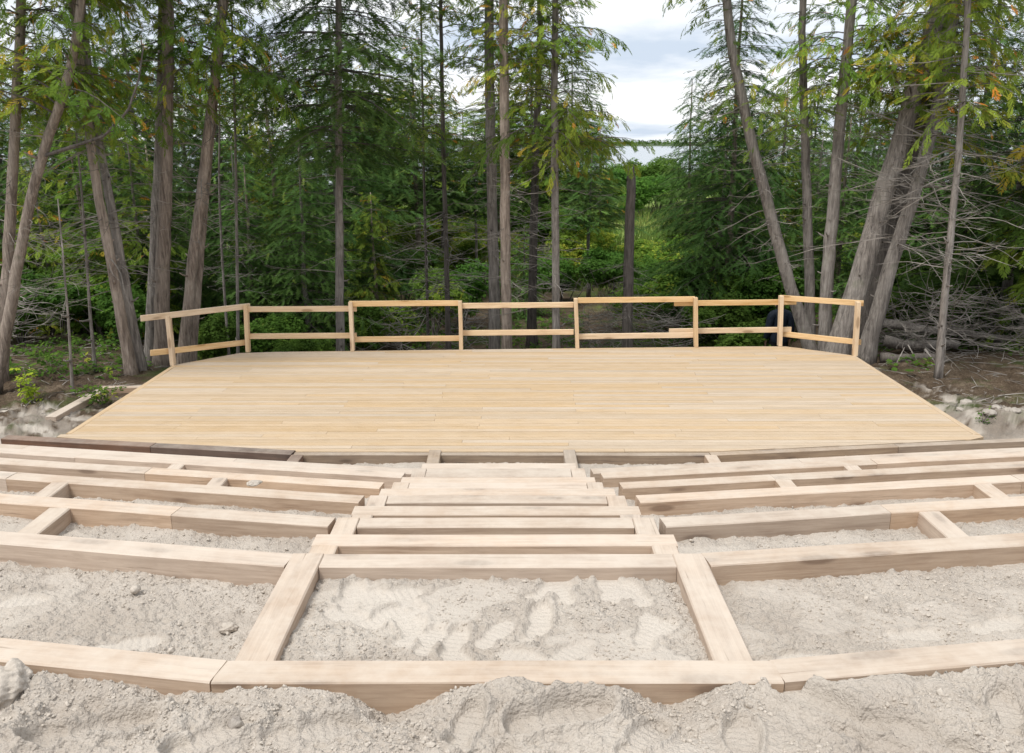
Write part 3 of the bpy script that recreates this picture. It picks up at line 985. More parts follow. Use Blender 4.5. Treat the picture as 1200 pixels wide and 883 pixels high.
def dead_mesh(name, seed, H, n, reach=(.5, 1.7), one_side=None, up=.25):
    """bare grey lower branches round an axis"""
    r = np.random.default_rng(seed); G = Geo()
    for k in range(n):
        z = r.uniform(0, H); az = r.uniform(0, 2 * math.pi) if one_side is None else one_side + r.normal(0, .55)
        L = r.uniform(*reach) * (1 if r.uniform() < .6 else .55)
        t = np.linspace(0, 1, 7)
        ang = az + r.uniform(-.5, .5) * t + .1 * np.sin(t * r.uniform(2, 7))
        zz = z + L * (r.uniform(-.25, .3) * t - r.uniform(.1, .55) * t * t + up * r.uniform(0, 1.6) * t ** 3) + .02 * np.sin(t * 9 + k)
        P = np.stack([np.cos(ang) * L * t, np.sin(ang) * L * t, zz], 1)
        G.tube(P, np.linspace(.005 + .005 * L, .0025, 7), 3, cap=False)
        for q in range(int(2 + L * 3.5)):
            s_ = r.uniform(.25, .97); f = s_ * 6; i0 = min(int(f), 5); fr = f - i0
            p = P[i0] * (1 - fr) + P[i0 + 1] * fr
            a = ang[i0] + r.choice([-1, 1]) * r.uniform(.4, 1.1); sl = L * .42 * (1.15 - s_) * r.uniform(.5, 1.3)
            tt = np.linspace(0, 1, 4)
            cv = r.uniform(-.7, .7)
            PP = p[None] + np.stack([np.cos(a + cv * tt) * sl * tt, np.sin(a + cv * tt) * sl * tt, sl * (r.uniform(-.5, .3) * tt + r.uniform(-.2, .5) * tt * tt)], 1)
            G.tube(PP, np.linspace(.004, .0016, 4), 3, cap=False)
    return G.mesh(name, M['dead'])

# shared crowns
CED = [crown_mesh('crown', 'cedar', 100 + k, 5.2, lambda t, k=k: (1.55 - .9 * t) * (.75 + .35 * math.sin(9 * t + k)), 84, sub=.14, gap=.09, sc=(.12, .23), rise=.45, droop=.62, yellow=.25, odd=.06) for k in range(4)]
CEDTHIN = [crown_mesh('crown', 'cedar', 130 + k, 5.0, lambda t, k=k: (1.0 - .45 * t) * (.7 + .4 * math.sin(11 * t + k)), 58, sub=.15, gap=.10, sc=(.12, .22), rise=.4, droop=.5, yellow=.2, odd=.08) for k in range(3)]
SPR = [crown_mesh('crown', 'spruce', 160 + k, 9.0, lambda t, k=k: (2.0 * (1 - t) ** .75 + .1), 180, sub=.125, gap=.13, sc=(.18, .32), rise=.08, droop=.28, whorl=True) for k in range(2)]
SPRLOW = [crown_mesh('crown', 'spruce', 180 + k, 6.0, lambda t, k=k: (1.7 * (1 - t) ** .7 + .08), 126, sub=.14, gap=.14, sc=(.20, .36), rise=.05, droop=.25, whorl=True) for k in range(3)]
CEDLOW = [crown_mesh('crown', 'cedar', 200 + k, 6.5, lambda t, k=k: (1.5 * (1 - t) ** .6 + .1) * (.8 + .3 * math.sin(13 * t + 2 * k)), 118, sub=.155, gap=.125, sc=(.20, .36), rise=.4, droop=.5, yellow=.1) for k in range(3)]
def bush_mesh(seed, H, R, n, sc=(.18, .32), c0=.42):
    r = np.random.default_rng(seed); G = Geo(); Lv = Leaves('broad', seed)
    lobes = [(r.normal(0, .45 * R), r.normal(0, .45 * R), H * r.uniform(.35, .82), R * r.uniform(.35, .6)) for _ in range(9)]
    for (lx, ly, lz, lr) in lobes:
        G.tube(np.array([(lx * .1, ly * .1, -.15), (lx * .45, ly * .45, lz * .5), (lx, ly, lz)]), [.025, .016, .006], 4, cap=False)
        q = n // 9
        v = r.normal(0, 1, (q, 3)); v /= np.linalg.norm(v, axis=1, keepdims=True)
        rad = lr * r.uniform(.3, 1.08, q) ** .55
        P = np.array([lx, ly, lz]) + v * rad[:, None] * np.array([1, 1, .8])
        P[:, 2] = np.maximum(P[:, 2], .06)
        nn = v * .6 + np.array([0, 0, .9]) + r.normal(0, .3, (q, 3))
        dd = r.normal(0, 1, (q, 3)); dd[:, 2] *= .3
        Lv.put(P, dd, nn, r.uniform(sc[0], sc[1], q), np.clip(r.normal(c0, .12) + r.normal(0, .13, q), 0, 1))
    T, C = Lv.tris(); VW = np.vstack(G.V); QW = np.vstack(G.Q); nw = G.n
    TF = np.arange(len(T) * 3).reshape(-1, 3) + nw
    return mk_mesh('foliage', np.vstack([VW, T.reshape(-1, 3)]), [QW, TF], [M['bark_dark'], M['broad']], tint=np.concatenate([np.zeros(nw), C]),
                   fmat=np.concatenate([np.zeros(len(QW)), np.ones(len(TF))]))
BUSH = [bush_mesh(300 + k, 2.4, 1.3, 1500, (.2, .36)) for k in range(3)]
BUSHY = [bush_mesh(310 + k, 2.4, 1.4, 1500, (.2, .34), .8) for k in range(3)]  # paler leaf tint than BUSH: the clearing's sunlight put into the colour
BUSHS = [bush_mesh(320 + k, .9, .55, 420, (.13, .24)) for k in range(3)]
DEAD = [dead_mesh('dead_branches', 400 + k, 3.6, 34) for k in range(4)]
DEADL = [dead_mesh('dead_branches', 420 + k, 2.4, 46, (.8, 2.3)) for k in range(3)]

# ------------------------------------------------------------------ the trunks one can tell apart
def trunk_path(pts, Y, ztop, lean_y=0.0):
    """pixels of the stem's axis, from low to high, on the plane y = Y; carried down to the ground and up to ztop"""
    P = [at(px, py, Y) for px, py in pts]
    a, b_ = P[0], P[1]
    d = (b_ - a) / (b_[2] - a[2])
    zg = gz(a[0], Y) - .12
    lo = a - d * (a[2] - zg) if a[2] > zg else a
    a, b_ = P[-2], P[-1]
    d = (b_ - a) / max(b_[2] - a[2], .1)
    d[0] *= .6
    hi = b_ + d * max(ztop - b_[2], .3)
    P = [lo] + [p for p in P if p[2] > lo[2] + .1] + [hi]
    P = np.array(P)
    zz = np.linspace(P[0, 2], P[-1, 2], max(10, int((P[-1, 2] - P[0, 2]) / .3)))
    X = np.interp(zz, P[:, 2], P[:, 0])
    k = np.ones(5) / 5
    Xp = np.pad(X, 2, mode='reflect', reflect_type='odd')
    X = np.convolve(Xp, k, 'valid')
    return np.stack([X, np.full_like(zz, Y) + lean_y * (zz - zz[0]), zz], 1)
def trunk_mesh(name, P, r0, mat, seed, taper=.45, sides=14, flare=.55, broken=False):
    r = np.random.default_rng(seed); n = len(P)
    h = P[:, 2] - P[0, 2]
    R = r0 * (1 - (1 - taper) * h / h[-1]) * (1 + flare * np.exp(-h / .35))
    a = np.arange(sides) * 2 * math.pi / sides
    ph = r.uniform(0, 6, 4)
    fl = 1 + .07 * np.sin(3 * a[None] + ph[0] + .5 * h[:, None]) + .05 * np.sin(5 * a[None] + ph[1] - .4 * h[:, None]) + r.normal(0, .025, (n, sides))
    fl = fl + (.22 * np.exp(-h / .4))[:, None] * np.sin(4 * a[None] + ph[2])
    P = P.copy()
    P[1:-1, :2] += r.normal(0, .05 * r0, (n - 2, 2))
    G = Geo()
    G.tube(P - P[0], R, sides, True, fl)
    # knots and snapped stubs
    for k in range(int(h[-1] * 1.3)):
        q = r.integers(2, n - 1); az = r.uniform(0, 6.28); L = r.uniform(.04, .16) + R[q]
        p = P[q] - P[0]
        d = np.array([math.cos(az), math.sin(az), r.uniform(-.1, .5)])
        G.tube(np.array([p, p + d * L * .7, p + d * L + (0, 0, .02)]), [.022, .014, .008], 5)
    if broken:
        for k in range(9):
            az = k * .7; p = P[-1] - P[0] + np.array([math.cos(az), math.sin(az), 0]) * R[-1] * .6 - np.array([0, 0, .08])
            G.tube(np.array([p, p + (r.uniform(-.02, .02), r.uniform(-.02, .02), r.uniform(.12, .38))]), [.035, .004], 4)
    return G.mesh(name, M[mat], smooth=True)
def axis_at(P, z):
    z = min(max(z, P[0, 2]), P[-1, 2])
    p = np.array([np.interp(z, P[:, 2], P[:, k]) for k in range(3)])
    q = np.array([np.interp(min(z + 1.5, P[-1, 2]), P[:, 2], P[:, k]) for k in range(3)])
    q2 = np.array([np.interp(max(z - .3, P[0, 2]), P[:, 2], P[:, k]) for k in range(3)])
    return p, (q - q2) / np.linalg.norm(q - q2)
_tn = [0]
def tree(name, label, cat, pts, Y, r0, mat='bark', ztop=9.0, crown=None, cz=3.2, cs=1.0, dead=None, dz=1.0, ds=1.0, group=None, lean_y=0, taper=.4, broken=False, sides=14, flare=.55, limbs=()):
    _tn[0] += 1
    k = _tn[0]
    P = trunk_path(pts, Y, ztop, lean_y)
    root = empty(name, P[0])
    tag(root, label, cat, group)
    link('trunk', trunk_mesh('trunk', P, r0, mat, 500 + k, taper, sides, flare, broken), root)
    for lst, z0, s_, nm in ((crown, cz, cs, 'crown'), (dead, dz, ds, 'dead_branches')):
        for q, (me, dzz) in enumerate(lst or ()):
            p, d = axis_at(P, z0 + dzz)
            o = link(nm, me, root, p - P[0])
            qt = Vector((0, 0, 1)).rotation_difference(Vector(d)) @ Quaternion((0, 0, 1), k * 1.9 + q * 2.3)
            o.rotation_euler = qt.to_euler()
            o.scale = (s_,) * 3
    for (lp, lr) in limbs:
        L = np.array([at(*v) for v in lp]) - P[0]
        tt = np.linspace(0, len(L) - 1, len(L) * 4)
        PP = np.stack([np.interp(tt, np.arange(len(L)), L[:, c]) for c in range(3)], 1)
        G = Geo(); G.tube(PP, np.linspace(lr, lr * .35, len(PP)), 8)
        link('limb', G.mesh('limb', M['bark_dark'], True), root)
    return root, P

CC = lambda a, dz_=0: (CED[a], dz_)
CT = lambda a, dz_=0: (CEDTHIN[a], dz_)
SX = lambda a, dz_=0: (SPR[a], dz_)
DD = lambda a, dz_=0: (DEAD[a], dz_)
DL = lambda a, dz_=0: (DEADL[a], dz_)
GC = 'old cedars round the stage'
tree('cedar_tree', 'pale straight cedar stem beside the bent cedar, left of the timber corner', 'tree', [(2, 440), (4, 402), (10, 300), (22, 54), (26, 0)], 12.6, .088, 'bark', 9.5, [CC(0), CC(1, 2.6)], 3.7, 1.0, [DD(0)], .9, .7, GC)
tree('cedar_tree', 'bent cedar with a long limb curving out towards the stage', 'tree', [(-8, 462), (0, 430), (25, 290), (43, 190), (66, 140), (84, 90), (94, 30)], 12.1, .085, 'bark', 8.5, [CC(2, .5), CC(3, 2.5)], 3.2, .95, [DD(1, .4)], 1.5, .55, GC,
     limbs=(([(45, 185, 12.1), (85, 172, 12.0), (122, 160, 11.9), (150, 130, 11.9), (163, 92, 12.0), (168, 55, 12.1)], .026),))
tree('cedar_tree', 'cedar leaning away from the stage by the timber corner', 'tree', [(156, 452), (141, 370), (121, 260), (104, 165), (97, 100)], 13.0, .085, 'bark', 8.0, [CT(0), CC(1, 1.8)], 3.3, .9, [DD(2)], .8, .8, GC)
tree('cedar_tree', 'darker twin stem close behind the leaning cedar by the timber corner', 'tree', [(168, 448), (150, 350), (134, 262), (112, 150), (104, 80)], 13.25, .08, 'bark_grey', 8.0, [CT(1)], 3.6, .9, [DD(3)], 1.0, .7, GC)
tree('cedar_tree', 'slim cedar stem between the leaning cedar and the thick upright one', 'tree', [(174, 446), (177, 340), (184, 200), (188, 100), (190, 0)], 14.6, .075, 'bark_grey', 9.0, [CT(2), CT(0, 3)], 3.4, .9, [DD(0)], .7, .8, GC)
tree('cedar_tree', 'thick upright cedar behind the end of the railing', 'tree', [(190, 440), (190, 350), (194, 200), (196, 80), (197, 0)], 14.1, .122, 'bark', 10.5, [CC(3), CC(0, 2.6)], 3.9, 1.0, [DD(1)], 2.0, .7, GC)
tree('cedar_tree', 'pale cedar leaning towards the spruce, behind the angled railing', 'tree', [(214, 428), (222, 340), (236, 225), (252, 90), (262, 0)], 14.6, .10, 'bark', 9.5, [CC(1), CC(2, 2.7)], 4.2, 1.0, [DD(2)], 1.3, .8, GC)
tree('cedar_tree', 'second stem rising close along the pale leaning cedar', 'tree', [(225, 424), (234, 310), (243, 205), (256, 80), (264, 10)], 14.9, .078, 'bark', 9.0, [CT(1)], 4.4, .9, None, group=GC)
tree('cedar_tree', 'thin bare pole of a young cedar behind the angled railing', 'tree', [(279, 414), (278, 320), (276, 190), (275, 110)], 15.6, .034, 'bark_grey', 6.2, [CT(2)], 3.8, .6, [DD(3)], .6, .5, sides=8)
tree('cedar_tree', 'thin crooked pole with few twigs beside the pale leaning cedar', 'tree', [(268, 412), (261, 320), (256, 215), (258, 140)], 16.2, .03, 'bark_grey', 5.6, [CT(0)], 3.8, .5, [DD(0)], .6, .5, sides=8)
tree('spruce_tree', 'tall slim grey spruce behind the railing with tiered branches above', 'tree', [(399, 415), (398, 300), (397, 150), (397, 0)], 15.6, .085, 'bark_grey', 12.0, [SX(0)], 3.1, 1.05, [DD(1)], .4, .8, taper=.3)
tree('cedar_tree', 'dark thin stem behind the third bay of railing with arching bare twigs', 'tree', [(526, 414), (523, 300), (519, 160), (517, 40)], 18.0, .06, 'bark_dark', 9.0, [CT(1), CT(2, 2.5)], 3.0, 1.0, [DL(0, -.2)], .4, .75)
tree('cedar_tree', 'spindly dark sapling next to the thin stem with arching twigs', 'tree', [(502, 414), (500, 320), (497, 230), (495, 100)], 18.6, .035, 'bark_dark', 7.5, [CT(0)], 3.2, .9, [DL(1)], .2, .6, sides=8)
tree('spruce_tree', 'brown trunk standing just behind the straight pale one', 'tree', [(579, 414), (578, 300), (575, 150), (573, 0)], 16.6, .115, 'bark_grey', 11.0, [CC(2, 1.2), CT(2, 3)], 3.2, .9, [DD(2), DD(3, 1.6)], .2, .8, taper=.5)
tree('spruce_tree', 'straight pale trunk in front of the brown one at mid railing', 'tree', [(594, 414), (592, 300), (591, 150), (590, 0)], 15.5, .10, 'bark', 11.5, [CT(0, 1.6), CC(3, 3)], 3.0, .9, [DD(0), DD(1, 1.8)], .6, .65, taper=.55)
tree('cedar_tree', 'dark mossy trunk between the pale trunk and the slender one', 'tree', [(623, 414), (625, 300), (628, 190), (632, 60)], 19.5, .11, 'bark_dark', 8.0, [CC(0)], 2.6, .9, [DL(2)], -.2, .8)
tree('cedar_tree', 'slender straight cedar with yellow-green foliage beside the open view of the lake', 'tree', [(652, 412), (651, 300), (650, 150), (651, 0)], 15.5, .075, 'bark_grey', 11.0, [CC(1), CC(2, 1.5), CT(1, 3)], 3.05, .95, [DD(3)], .3, .8, taper=.5)
tree('dead_tree', 'broken dead snag with a splintered top below the lake view', 'tree', [(735, 414), (736, 350), (738, 260), (739, 226)], 16.6, .115, 'bark_dark', 2.38, None, 3, 1, [DL(0, -.2)], .1, .5, taper=.72, broken=True)
GR = 'leaning cedar stems behind the right end of the railing'
tree('cedar_tree', 'grey cedar stem bending out over the lake view', 'tree', [(951, 414), (938, 375), (918, 310), (900, 240), (874, 141), (858, 60), (852, 22)], 15.2, .125, 'bark_grey', 7.6, [CT(2), CT(0, 2)], 3.7, .95, [DD(0), DD(3, 1.2)], .9, .7, GR)
tree('cedar_tree', 'split grey upright stem between the bending and the straight one', 'tree', [(950, 412), (949, 340), (946, 250), (943, 150), (940, 60)], 15.5, .105, 'bark_grey', 8.0, [CT(1)], 3.3, .9, [DD(1)], 1.4, .6, GR)
tree('cedar_tree', 'smooth grey cedar stem rising nearly straight beside the thick leaning trunk', 'tree', [(965, 412), (969, 320), (978, 217), (989, 90), (999, 0)], 15.3, .125, 'bark_grey', 9.5, [CC(0), CT(2, 2.4)], 3.9, .9, [DD(2)], 2.0, .6, GR)
tree('cedar_tree', 'thickest leaning cedar trunk at the cut corner of the stage', 'tree', [(978, 420), (1000, 350), (1020, 285), (1040, 215), (1064, 136), (1097, 20)], 14.9, .205, 'bark_grey', 9.0, [CC(1, .3), CC(3, 2.2)], 3.7, 1.1, [DD(3)], 1.6, .8, GR)
tree('cedar_tree', 'dark trunk leaning behind the thickest one', 'tree', [(1003, 418), (1030, 320), (1056, 225), (1080, 140), (1108, 40)], 15.6, .16, 'bark_dark', 8.6, [CC(2)], 3.4, 1.0, None, group=GR)
tree('cedar_tree', 'outermost leaning cedar trunk with long bare branches over the log pile', 'tree', [(1013, 426), (1032, 350), (1052, 285), (1074, 220), (1098, 135), (1112, 60)], 14.4, .135, 'bark_grey', 7.5, [CC(0, 1.1)], 3.0, .95, [DL(1, .2), DL(2, 1.1)], 1.2, .9, GR)
tree('spruce_tree', 'slim grey spruce stem standing before the fallen logs', 'tree', [(1099, 448), (1104, 380), (1112, 293), (1126, 150), (1134, 0)], 12.7, .056, 'bark_grey', 8.5, [CC(3, .4)], 3.3, .9, [DL(0, .6), DD(1, 1.2)], .9, .75, taper=.55, flare=.3)
tree('dead_sapling', 'thin dead pole in the shade behind the yellow-green seedling', 'tree', [(86, 474), (84, 430), (80, 380), (76, 320)], 11.8, .022, 'bark_grey', 2.6, None, dead=[DD(2)], dz=.8, ds=.4, sides=8, flare=.2)
tree('dead_sapling', 'thin dead pole by the timber corner', 'tree', [(113, 446), (108, 400), (104, 350), (98, 250)], 13.2, .03, 'bark_grey', 3.6, None, dead=[DD(3)], dz=1.2, ds=.45, sides=8, flare=.2)

# ------------------------------------------------------------------ the wood behind
def bole_mesh(H, r0, mat, seed):
    r = np.random.default_rng(seed)
    z = np.linspace(-.15, H, 9)
    P = np.stack([np.cumsum(r.normal(0, .03, 9)), np.cumsum(r.normal(0, .03, 9)), z], 1)
    G = Geo(); G.tube(P, r0 * np.linspace(1.1, .2, 9), 7)
    return G.mesh('trunk', M[mat], True)
BOLE = [bole_mesh(7.5, .11, 'bark_dark', 1), bole_mesh(7.5, .09, 'bark_grey', 2), bole_mesh(7.5, .10, 'bark', 3)]
STYLE = {
    'spruce': ('spruce_tree', 'dense dark young spruce in the shade of the wood behind the stage', 'spruces in the wood behind the stage', SPRLOW, 6.0),
    'cedar': ('cedar_tree', 'bushy young cedar with foliage to the ground in the wood', 'young cedars in the wood behind the stage', CEDLOW, 6.5),
    'tall': ('spruce_tree', 'tall full spruce standing farther back in the wood', 'tall spruces farther back in the wood', SPR, 9.0)}
MARKS = [(-8.3, 'the bent cedar'), (-7.0, 'the cedar leaning away from the stage'), (-6.0, 'the thick upright cedar'), (-5.2, 'the pale leaning cedar'), (-4.4, 'the thin bare poles'), (-3.0, 'the tall slim grey spruce'),
         (-1.7, 'the stem with arching twigs'), (-.2, 'the pair of pale and brown trunks'), (.9, 'the slender yellow-green cedar'), (2.3, 'the dead snag'), (4.3, 'the full blue-green spruce'), (5.4, 'the bending grey stem'), (6.2, 'the thickest leaning trunk'), (7.2, 'the outermost leaning trunk'), (8.6, 'the log pile'), (10.4, 'the dead thickets past the log pile')]
def wood_label(style, x, Y, H):
    sx = x * 16.5 / Y
    mk_ = min(MARKS, key=lambda q: abs(q[0] - sx))[1]
    kind = {'spruce': 'dark spruce', 'cedar': 'bushy cedar', 'tall': 'tall full spruce'}[style]
    size = 'low ' if H < 3.4 else '' if H < 6 else 'high '
    where = 'close behind' if Y < 22 else 'well behind' if Y < 31 else 'far behind'
    if style == 'tall': size = ''
    return size + kind + ' ' + where + ' ' + mk_
def wood_tree(style, px, Y, H, k, label=None, group=True, lift=.05):
    nm, lb, gr, meshes, h0 = STYLE[style]
    x = at(px, 300, Y)[0]
    z = gz(x, Y)
    root = empty(nm, (x, Y, z), k * 2.399)
    tag(root, label or wood_label(style, x, Y, H), 'tree', gr if group else None)
    s_ = H / h0
    o = link('trunk', BOLE[k % 3], root, scale=(s_, s_, H / 7.5))
    c = link('crown', meshes[k % len(meshes)], root, (0, 0, lift * H), scale=(s_ * 1.12, s_ * 1.12, s_ * (1.03 - lift)))
    return root
R_ = random.Random(77)
k = 0
spots = []
# left: deep dark stand; right: dense too; middle: looser, lower, so that the marsh glows through; the lake view stays open
for px in range(-140, 400, 34):
    spots.append(('cedar' if R_.random() < .45 else 'spruce', px + R_.uniform(-14, 14), R_.uniform(17.5, 21), R_.uniform(2.8, 4.6)))
for px in range(-120, 430, 38):
    spots.append((R_.choice(['tall', 'cedar', 'spruce']), px + R_.uniform(-16, 16), R_.uniform(22, 29), R_.uniform(5.6, 8.2)))
for px in range(-100, 450, 48):
    spots.append((R_.choice(['tall', 'cedar']), px + R_.uniform(-16, 16), R_.uniform(32, 42), R_.uniform(7.0, 9.5)))
for px in (432, 610):
    spots.append((R_.choice(['cedar', 'spruce', 'spruce']), px + R_.uniform(-16, 16), R_.uniform(19.5, 24), R_.uniform(2.4, 4.0)))
for px in range(440, 690, 40):
    spots.append((R_.choice(['tall', 'cedar', 'spruce']), px + R_.uniform(-14, 14), R_.uniform(27, 36), R_.uniform(4.8, 7.0)))
for px in (455, 520, 575, 640, 680):
    spots.append((R_.choice(['tall', 'cedar']), px + R_.uniform(-10, 10), R_.uniform(42, 58), R_.uniform(6, 8)))
for px in range(840, 1000, 36):
    spots.append((R_.choice(['cedar', 'spruce']), px + R_.uniform(-10, 10), R_.uniform(21, 27), R_.uniform(3.4, 5.6)))
for px in range(1040, 1340, 36):
    spots.append((R_.choice(['spruce', 'spruce', 'cedar']), px + R_.uniform(-14, 14), R_.uniform(18.5, 22), R_.uniform(3.6, 5.6)))
for px in range(850, 1330, 44):
    spots.append((R_.choice(['tall', 'cedar']), px + R_.uniform(-14, 14), R_.uniform(29, 38), R_.uniform(5.8, 8.0)))
for px in range(410, 700, 44):
    spots.append((R_.choice(['tall', 'cedar', 'cedar']), px + R_.uniform(-10, 10), R_.uniform(30, 46), R_.uniform(6.8, 9.5)))
for px in range(855, 1080, 30):
    spots.append((R_.choice(['tall', 'cedar', 'cedar']), px + R_.uniform(-10, 10), R_.uniform(32, 46), R_.uniform(6.5, 8.8)))
for (st, px, Y, H) in spots:
    k += 1
    wood_tree(st, px, Y, H, k, lift=R_.uniform(.42, .55) if 400 < px < 715 and Y > 26 else .05)
wood_tree('tall', 850, 20.5, 8.6, 2, 'full blue-green spruce bounding the lake view beside the bending cedar stem', False)
wood_tree('spruce', 1185, 16.8, 6.8, 7, 'big dark spruce shading the dead thickets past the log pile', False)
wood_tree('cedar', 1250, 15.6, 7.6, 8, 'tall bushy cedar hanging over the dead thickets past the log pile', False)
wood_tree('tall', 1132, 20.5, 9.0, 9, 'tall spruce right behind the log pile', False)
wood_tree('tall', 803, 33.0, 7.2, 5, 'spruce rising behind the full one at the edge of the lake view', False)
wood_tree('cedar', 700, 40.0, 6.2, 4, 'narrow yellowish cedar on the other side of the lake view from the full spruce', False)

def bush(px, Y, s_, k, name='leafy_bush', label='rounded green bush at the edge of the lake', group='bushes along the lake shore', meshes=BUSH, zs=1.0):
    x = at(px, 300, Y)[0]
    root = empty(name, (x, Y, gz(x, Y)), k * 1.7)
    if group.startswith('understory'):
        sx = x * 16.5 / Y
        label = 'leafy green shrub growing ' + ('by ' if Y < 19 else 'behind ' if Y < 23 else 'far behind ') + min(MARKS, key=lambda q: abs(q[0] - sx))[1]
    tag(root, label, 'bush', group)
    link('foliage', meshes[k % 3], root, scale=(s_, s_, s_ * zs))
for k, px in enumerate(range(610, 900, 20)):
    bush(px + R_.uniform(-8, 8), R_.uniform(64, 74), R_.uniform(1.25, 1.75), k)
for k, px in enumerate((120, 330, 420, 455, 490, 560, 610, 905, 960, 1050, 1150)):
    bush(px, R_.uniform(44, 60), R_.uniform(1.3, 1.9), k, label='bright green bush glimpsed between the trunks beyond the wood', group='bushes beyond the wood')
for k, (px, Y, s_) in enumerate(((420, 18.6, .5), (345, 17.0, .42), (505, 20.4, .7), (540, 22, .7), (760, 24, .8), (800, 21, .75), (850, 18.5, .6), (880, 17.5, .62), (905, 19.5, .8),
                                 (1060, 19.5, .8), (1100, 18.6, .75), (1150, 19.2, .85), (1195, 18.4, .7), (660, 26, .8), (720, 27, .7), (1240, 18.6, .8), (470, 26, .9), (60, 17.5, .6), (10, 16.2, .55), (120, 16.5, .6), (150, 18, .7), (245, 16.6, .5), (300, 17.6, .55), (1075, 16.4, .5), (1130, 16.3, .5))):
    bush(px, Y, s_, k, 'understory_bush', 'leafy green understory shrub among the trunks', 'understory shrubs among the trunks')

for k, (px, Y, s_) in enumerate(((432, 34, 1.0), (462, 38, 1.2), (485, 31, .9), (515, 36, 1.1), (548, 30, .8), (570, 38, 1.1), (606, 33, .9), (640, 37, 1.2), (668, 31, .9), (700, 35, 1.0), (760, 32, .7), (790, 30, .8), (820, 34, 1.1), (330, 30, 1.0), (280, 34, 1.2), (1010, 30, 1.0), (930, 31, 1.1), (960, 36, 1.2))):
    bush(px, Y, s_, k, 'leafy_bush', 'sunlit yellow-green bush in the clearing behind the wood, seen between trunks', 'sunlit bushes in the clearing', BUSHY)
# bare grey thickets low behind the railing
BR = [dead_mesh('twigs', 440 + k, 1.1, 60, (.5, 1.5), up=.6) for k in range(3)]
for k, (px, Y) in enumerate(((470, 18.2), (545, 18.6), (690, 17.8), (715, 19.2), (765, 18.0), (795, 19.4), (1045, 15.6), (1165, 16.0), (1190, 15.0), (40, 17), (1085, 14.6), (1128, 14.9), (1062, 16.2), (1215, 14.2), (15, 14.6))):
    x = at(px, 400, Y)[0]
    root = empty('dead_thicket', (x, Y, gz(x, Y)), k * 1.3)
    sx = x * 16.5 / Y
    tag(root, 'thicket of bare grey twigs ' + ('by ' if Y < 18.1 else 'behind ') + min(MARKS, key=lambda q: abs(q[0] - sx))[1], 'thicket', 'bare thickets low in the wood')
    link('twigs', BR[k % 3], root, (0, 0, .05), scale=R_.uniform(.7, 1.1))

# far wood across the lake
Lv = Leaves('broad', 9)
r = np.random.default_rng(9)
n = 2600
X = r.uniform(-600, 900, n); Yb = 1180 + 14 * np.sin(X * .013) + r.uniform(0, 70, n)
hh = 6.5 + 4.0 * fbm(X * .012, X * 0 + 3, 3, 5) * 2
Z = -1.5 + r.uniform(0.0, 1, n) ** .8 * np.maximum(hh, 2)
Lv.put(np.stack([X, Yb, Z], 1), r.normal(0, 1, (n, 3)), r.normal(0, .5, (n, 3)) + (0, 0, 1), r.uniform(4, 7, n), np.clip(r.normal(.3, .15, n), 0, 1))
T, C = Lv.tris()
tag(link('far_wood', mk_mesh('far_wood', T.reshape(-1, 3), np.arange(len(T) * 3).reshape(-1, 3), M['broad'], tint=C)), 'low line of trees on the far side of the lake', 'trees', kind='stuff')

# marsh grass
r = np.random.default_rng(21)
n = 34000
Y = r.uniform(30, 68, n); X = r.uniform(-.75, .75, n) * Y
zb = ground(X, Y, False)
h = r.uniform(.35, .95, n) * (1 + .6 * vnoise(X * .3, Y * .3, 4)); a = r.uniform(0, math.pi, n); wd = r.uniform(.02, .05, n)
ln = r.normal(0, .18, (n, 2))
P0 = np.stack([X - np.cos(a) * wd, Y - np.sin(a) * wd, zb - .03], 1); P1 = np.stack([X + np.cos(a) * wd, Y + np.sin(a) * wd, zb - .03], 1)
P2 = np.stack([X + ln[:, 0], Y + ln[:, 1], zb + h], 1)
V = np.stack([P0, P1, P2], 1).reshape(-1, 3)
tint = np.repeat(np.clip(.5 + vnoise(X * .25, Y * .25, 8) * .9 + r.normal(0, .15, n), 0, 1), 3)
tag(link('marsh_grass', mk_mesh('marsh_grass', V, np.arange(n * 3).reshape(-1, 3), M['grass'], tint=tint)), 'tall light green marsh grass beyond the wood', 'grass', kind='stuff')

# low green growth and litter on the floor of the wood
Lv = Leaves('broad', 31)
r = np.random.default_rng(31)
n = 8500
Y = r.uniform(12.6, 24, n); X = r.uniform(-.75, .75, n) * Y
dn = fbm(X * .5, Y * .5, 3, 44)
out = (np.abs(X) > 6.0) | (Y > 14.6)
left = (X < -5.5) & (Y < 17)
keep = out & (dn > -.08) & ~(left & (r.uniform(0, 1, n) < .3)) & ~((X > 5.5) & (Y < 13.2) & (r.uniform(0, 1, n) < .9))
X, Y = X[keep], Y[keep]; n = len(X)
Lv.put(np.stack([X, Y, ground(X, Y) + r.uniform(.03, .16, n)], 1), r.normal(0, 1, (n, 3)) * (1, 1, .2), r.normal(0, .3, (n, 3)) + (0, 0, 1), r.uniform(.12, .26, n), np.clip(r.normal(.4, .2, n), 0, 1))
T, C = Lv.tris()
tag(link('ground_cover', mk_mesh('ground_cover', T.reshape(-1, 3), np.arange(len(T) * 3).reshape(-1, 3), M['broad'], tint=C)), 'low green plants covering the floor of the wood', 'undergrowth', kind='stuff')
G = Geo()
r = np.random.default_rng(32)
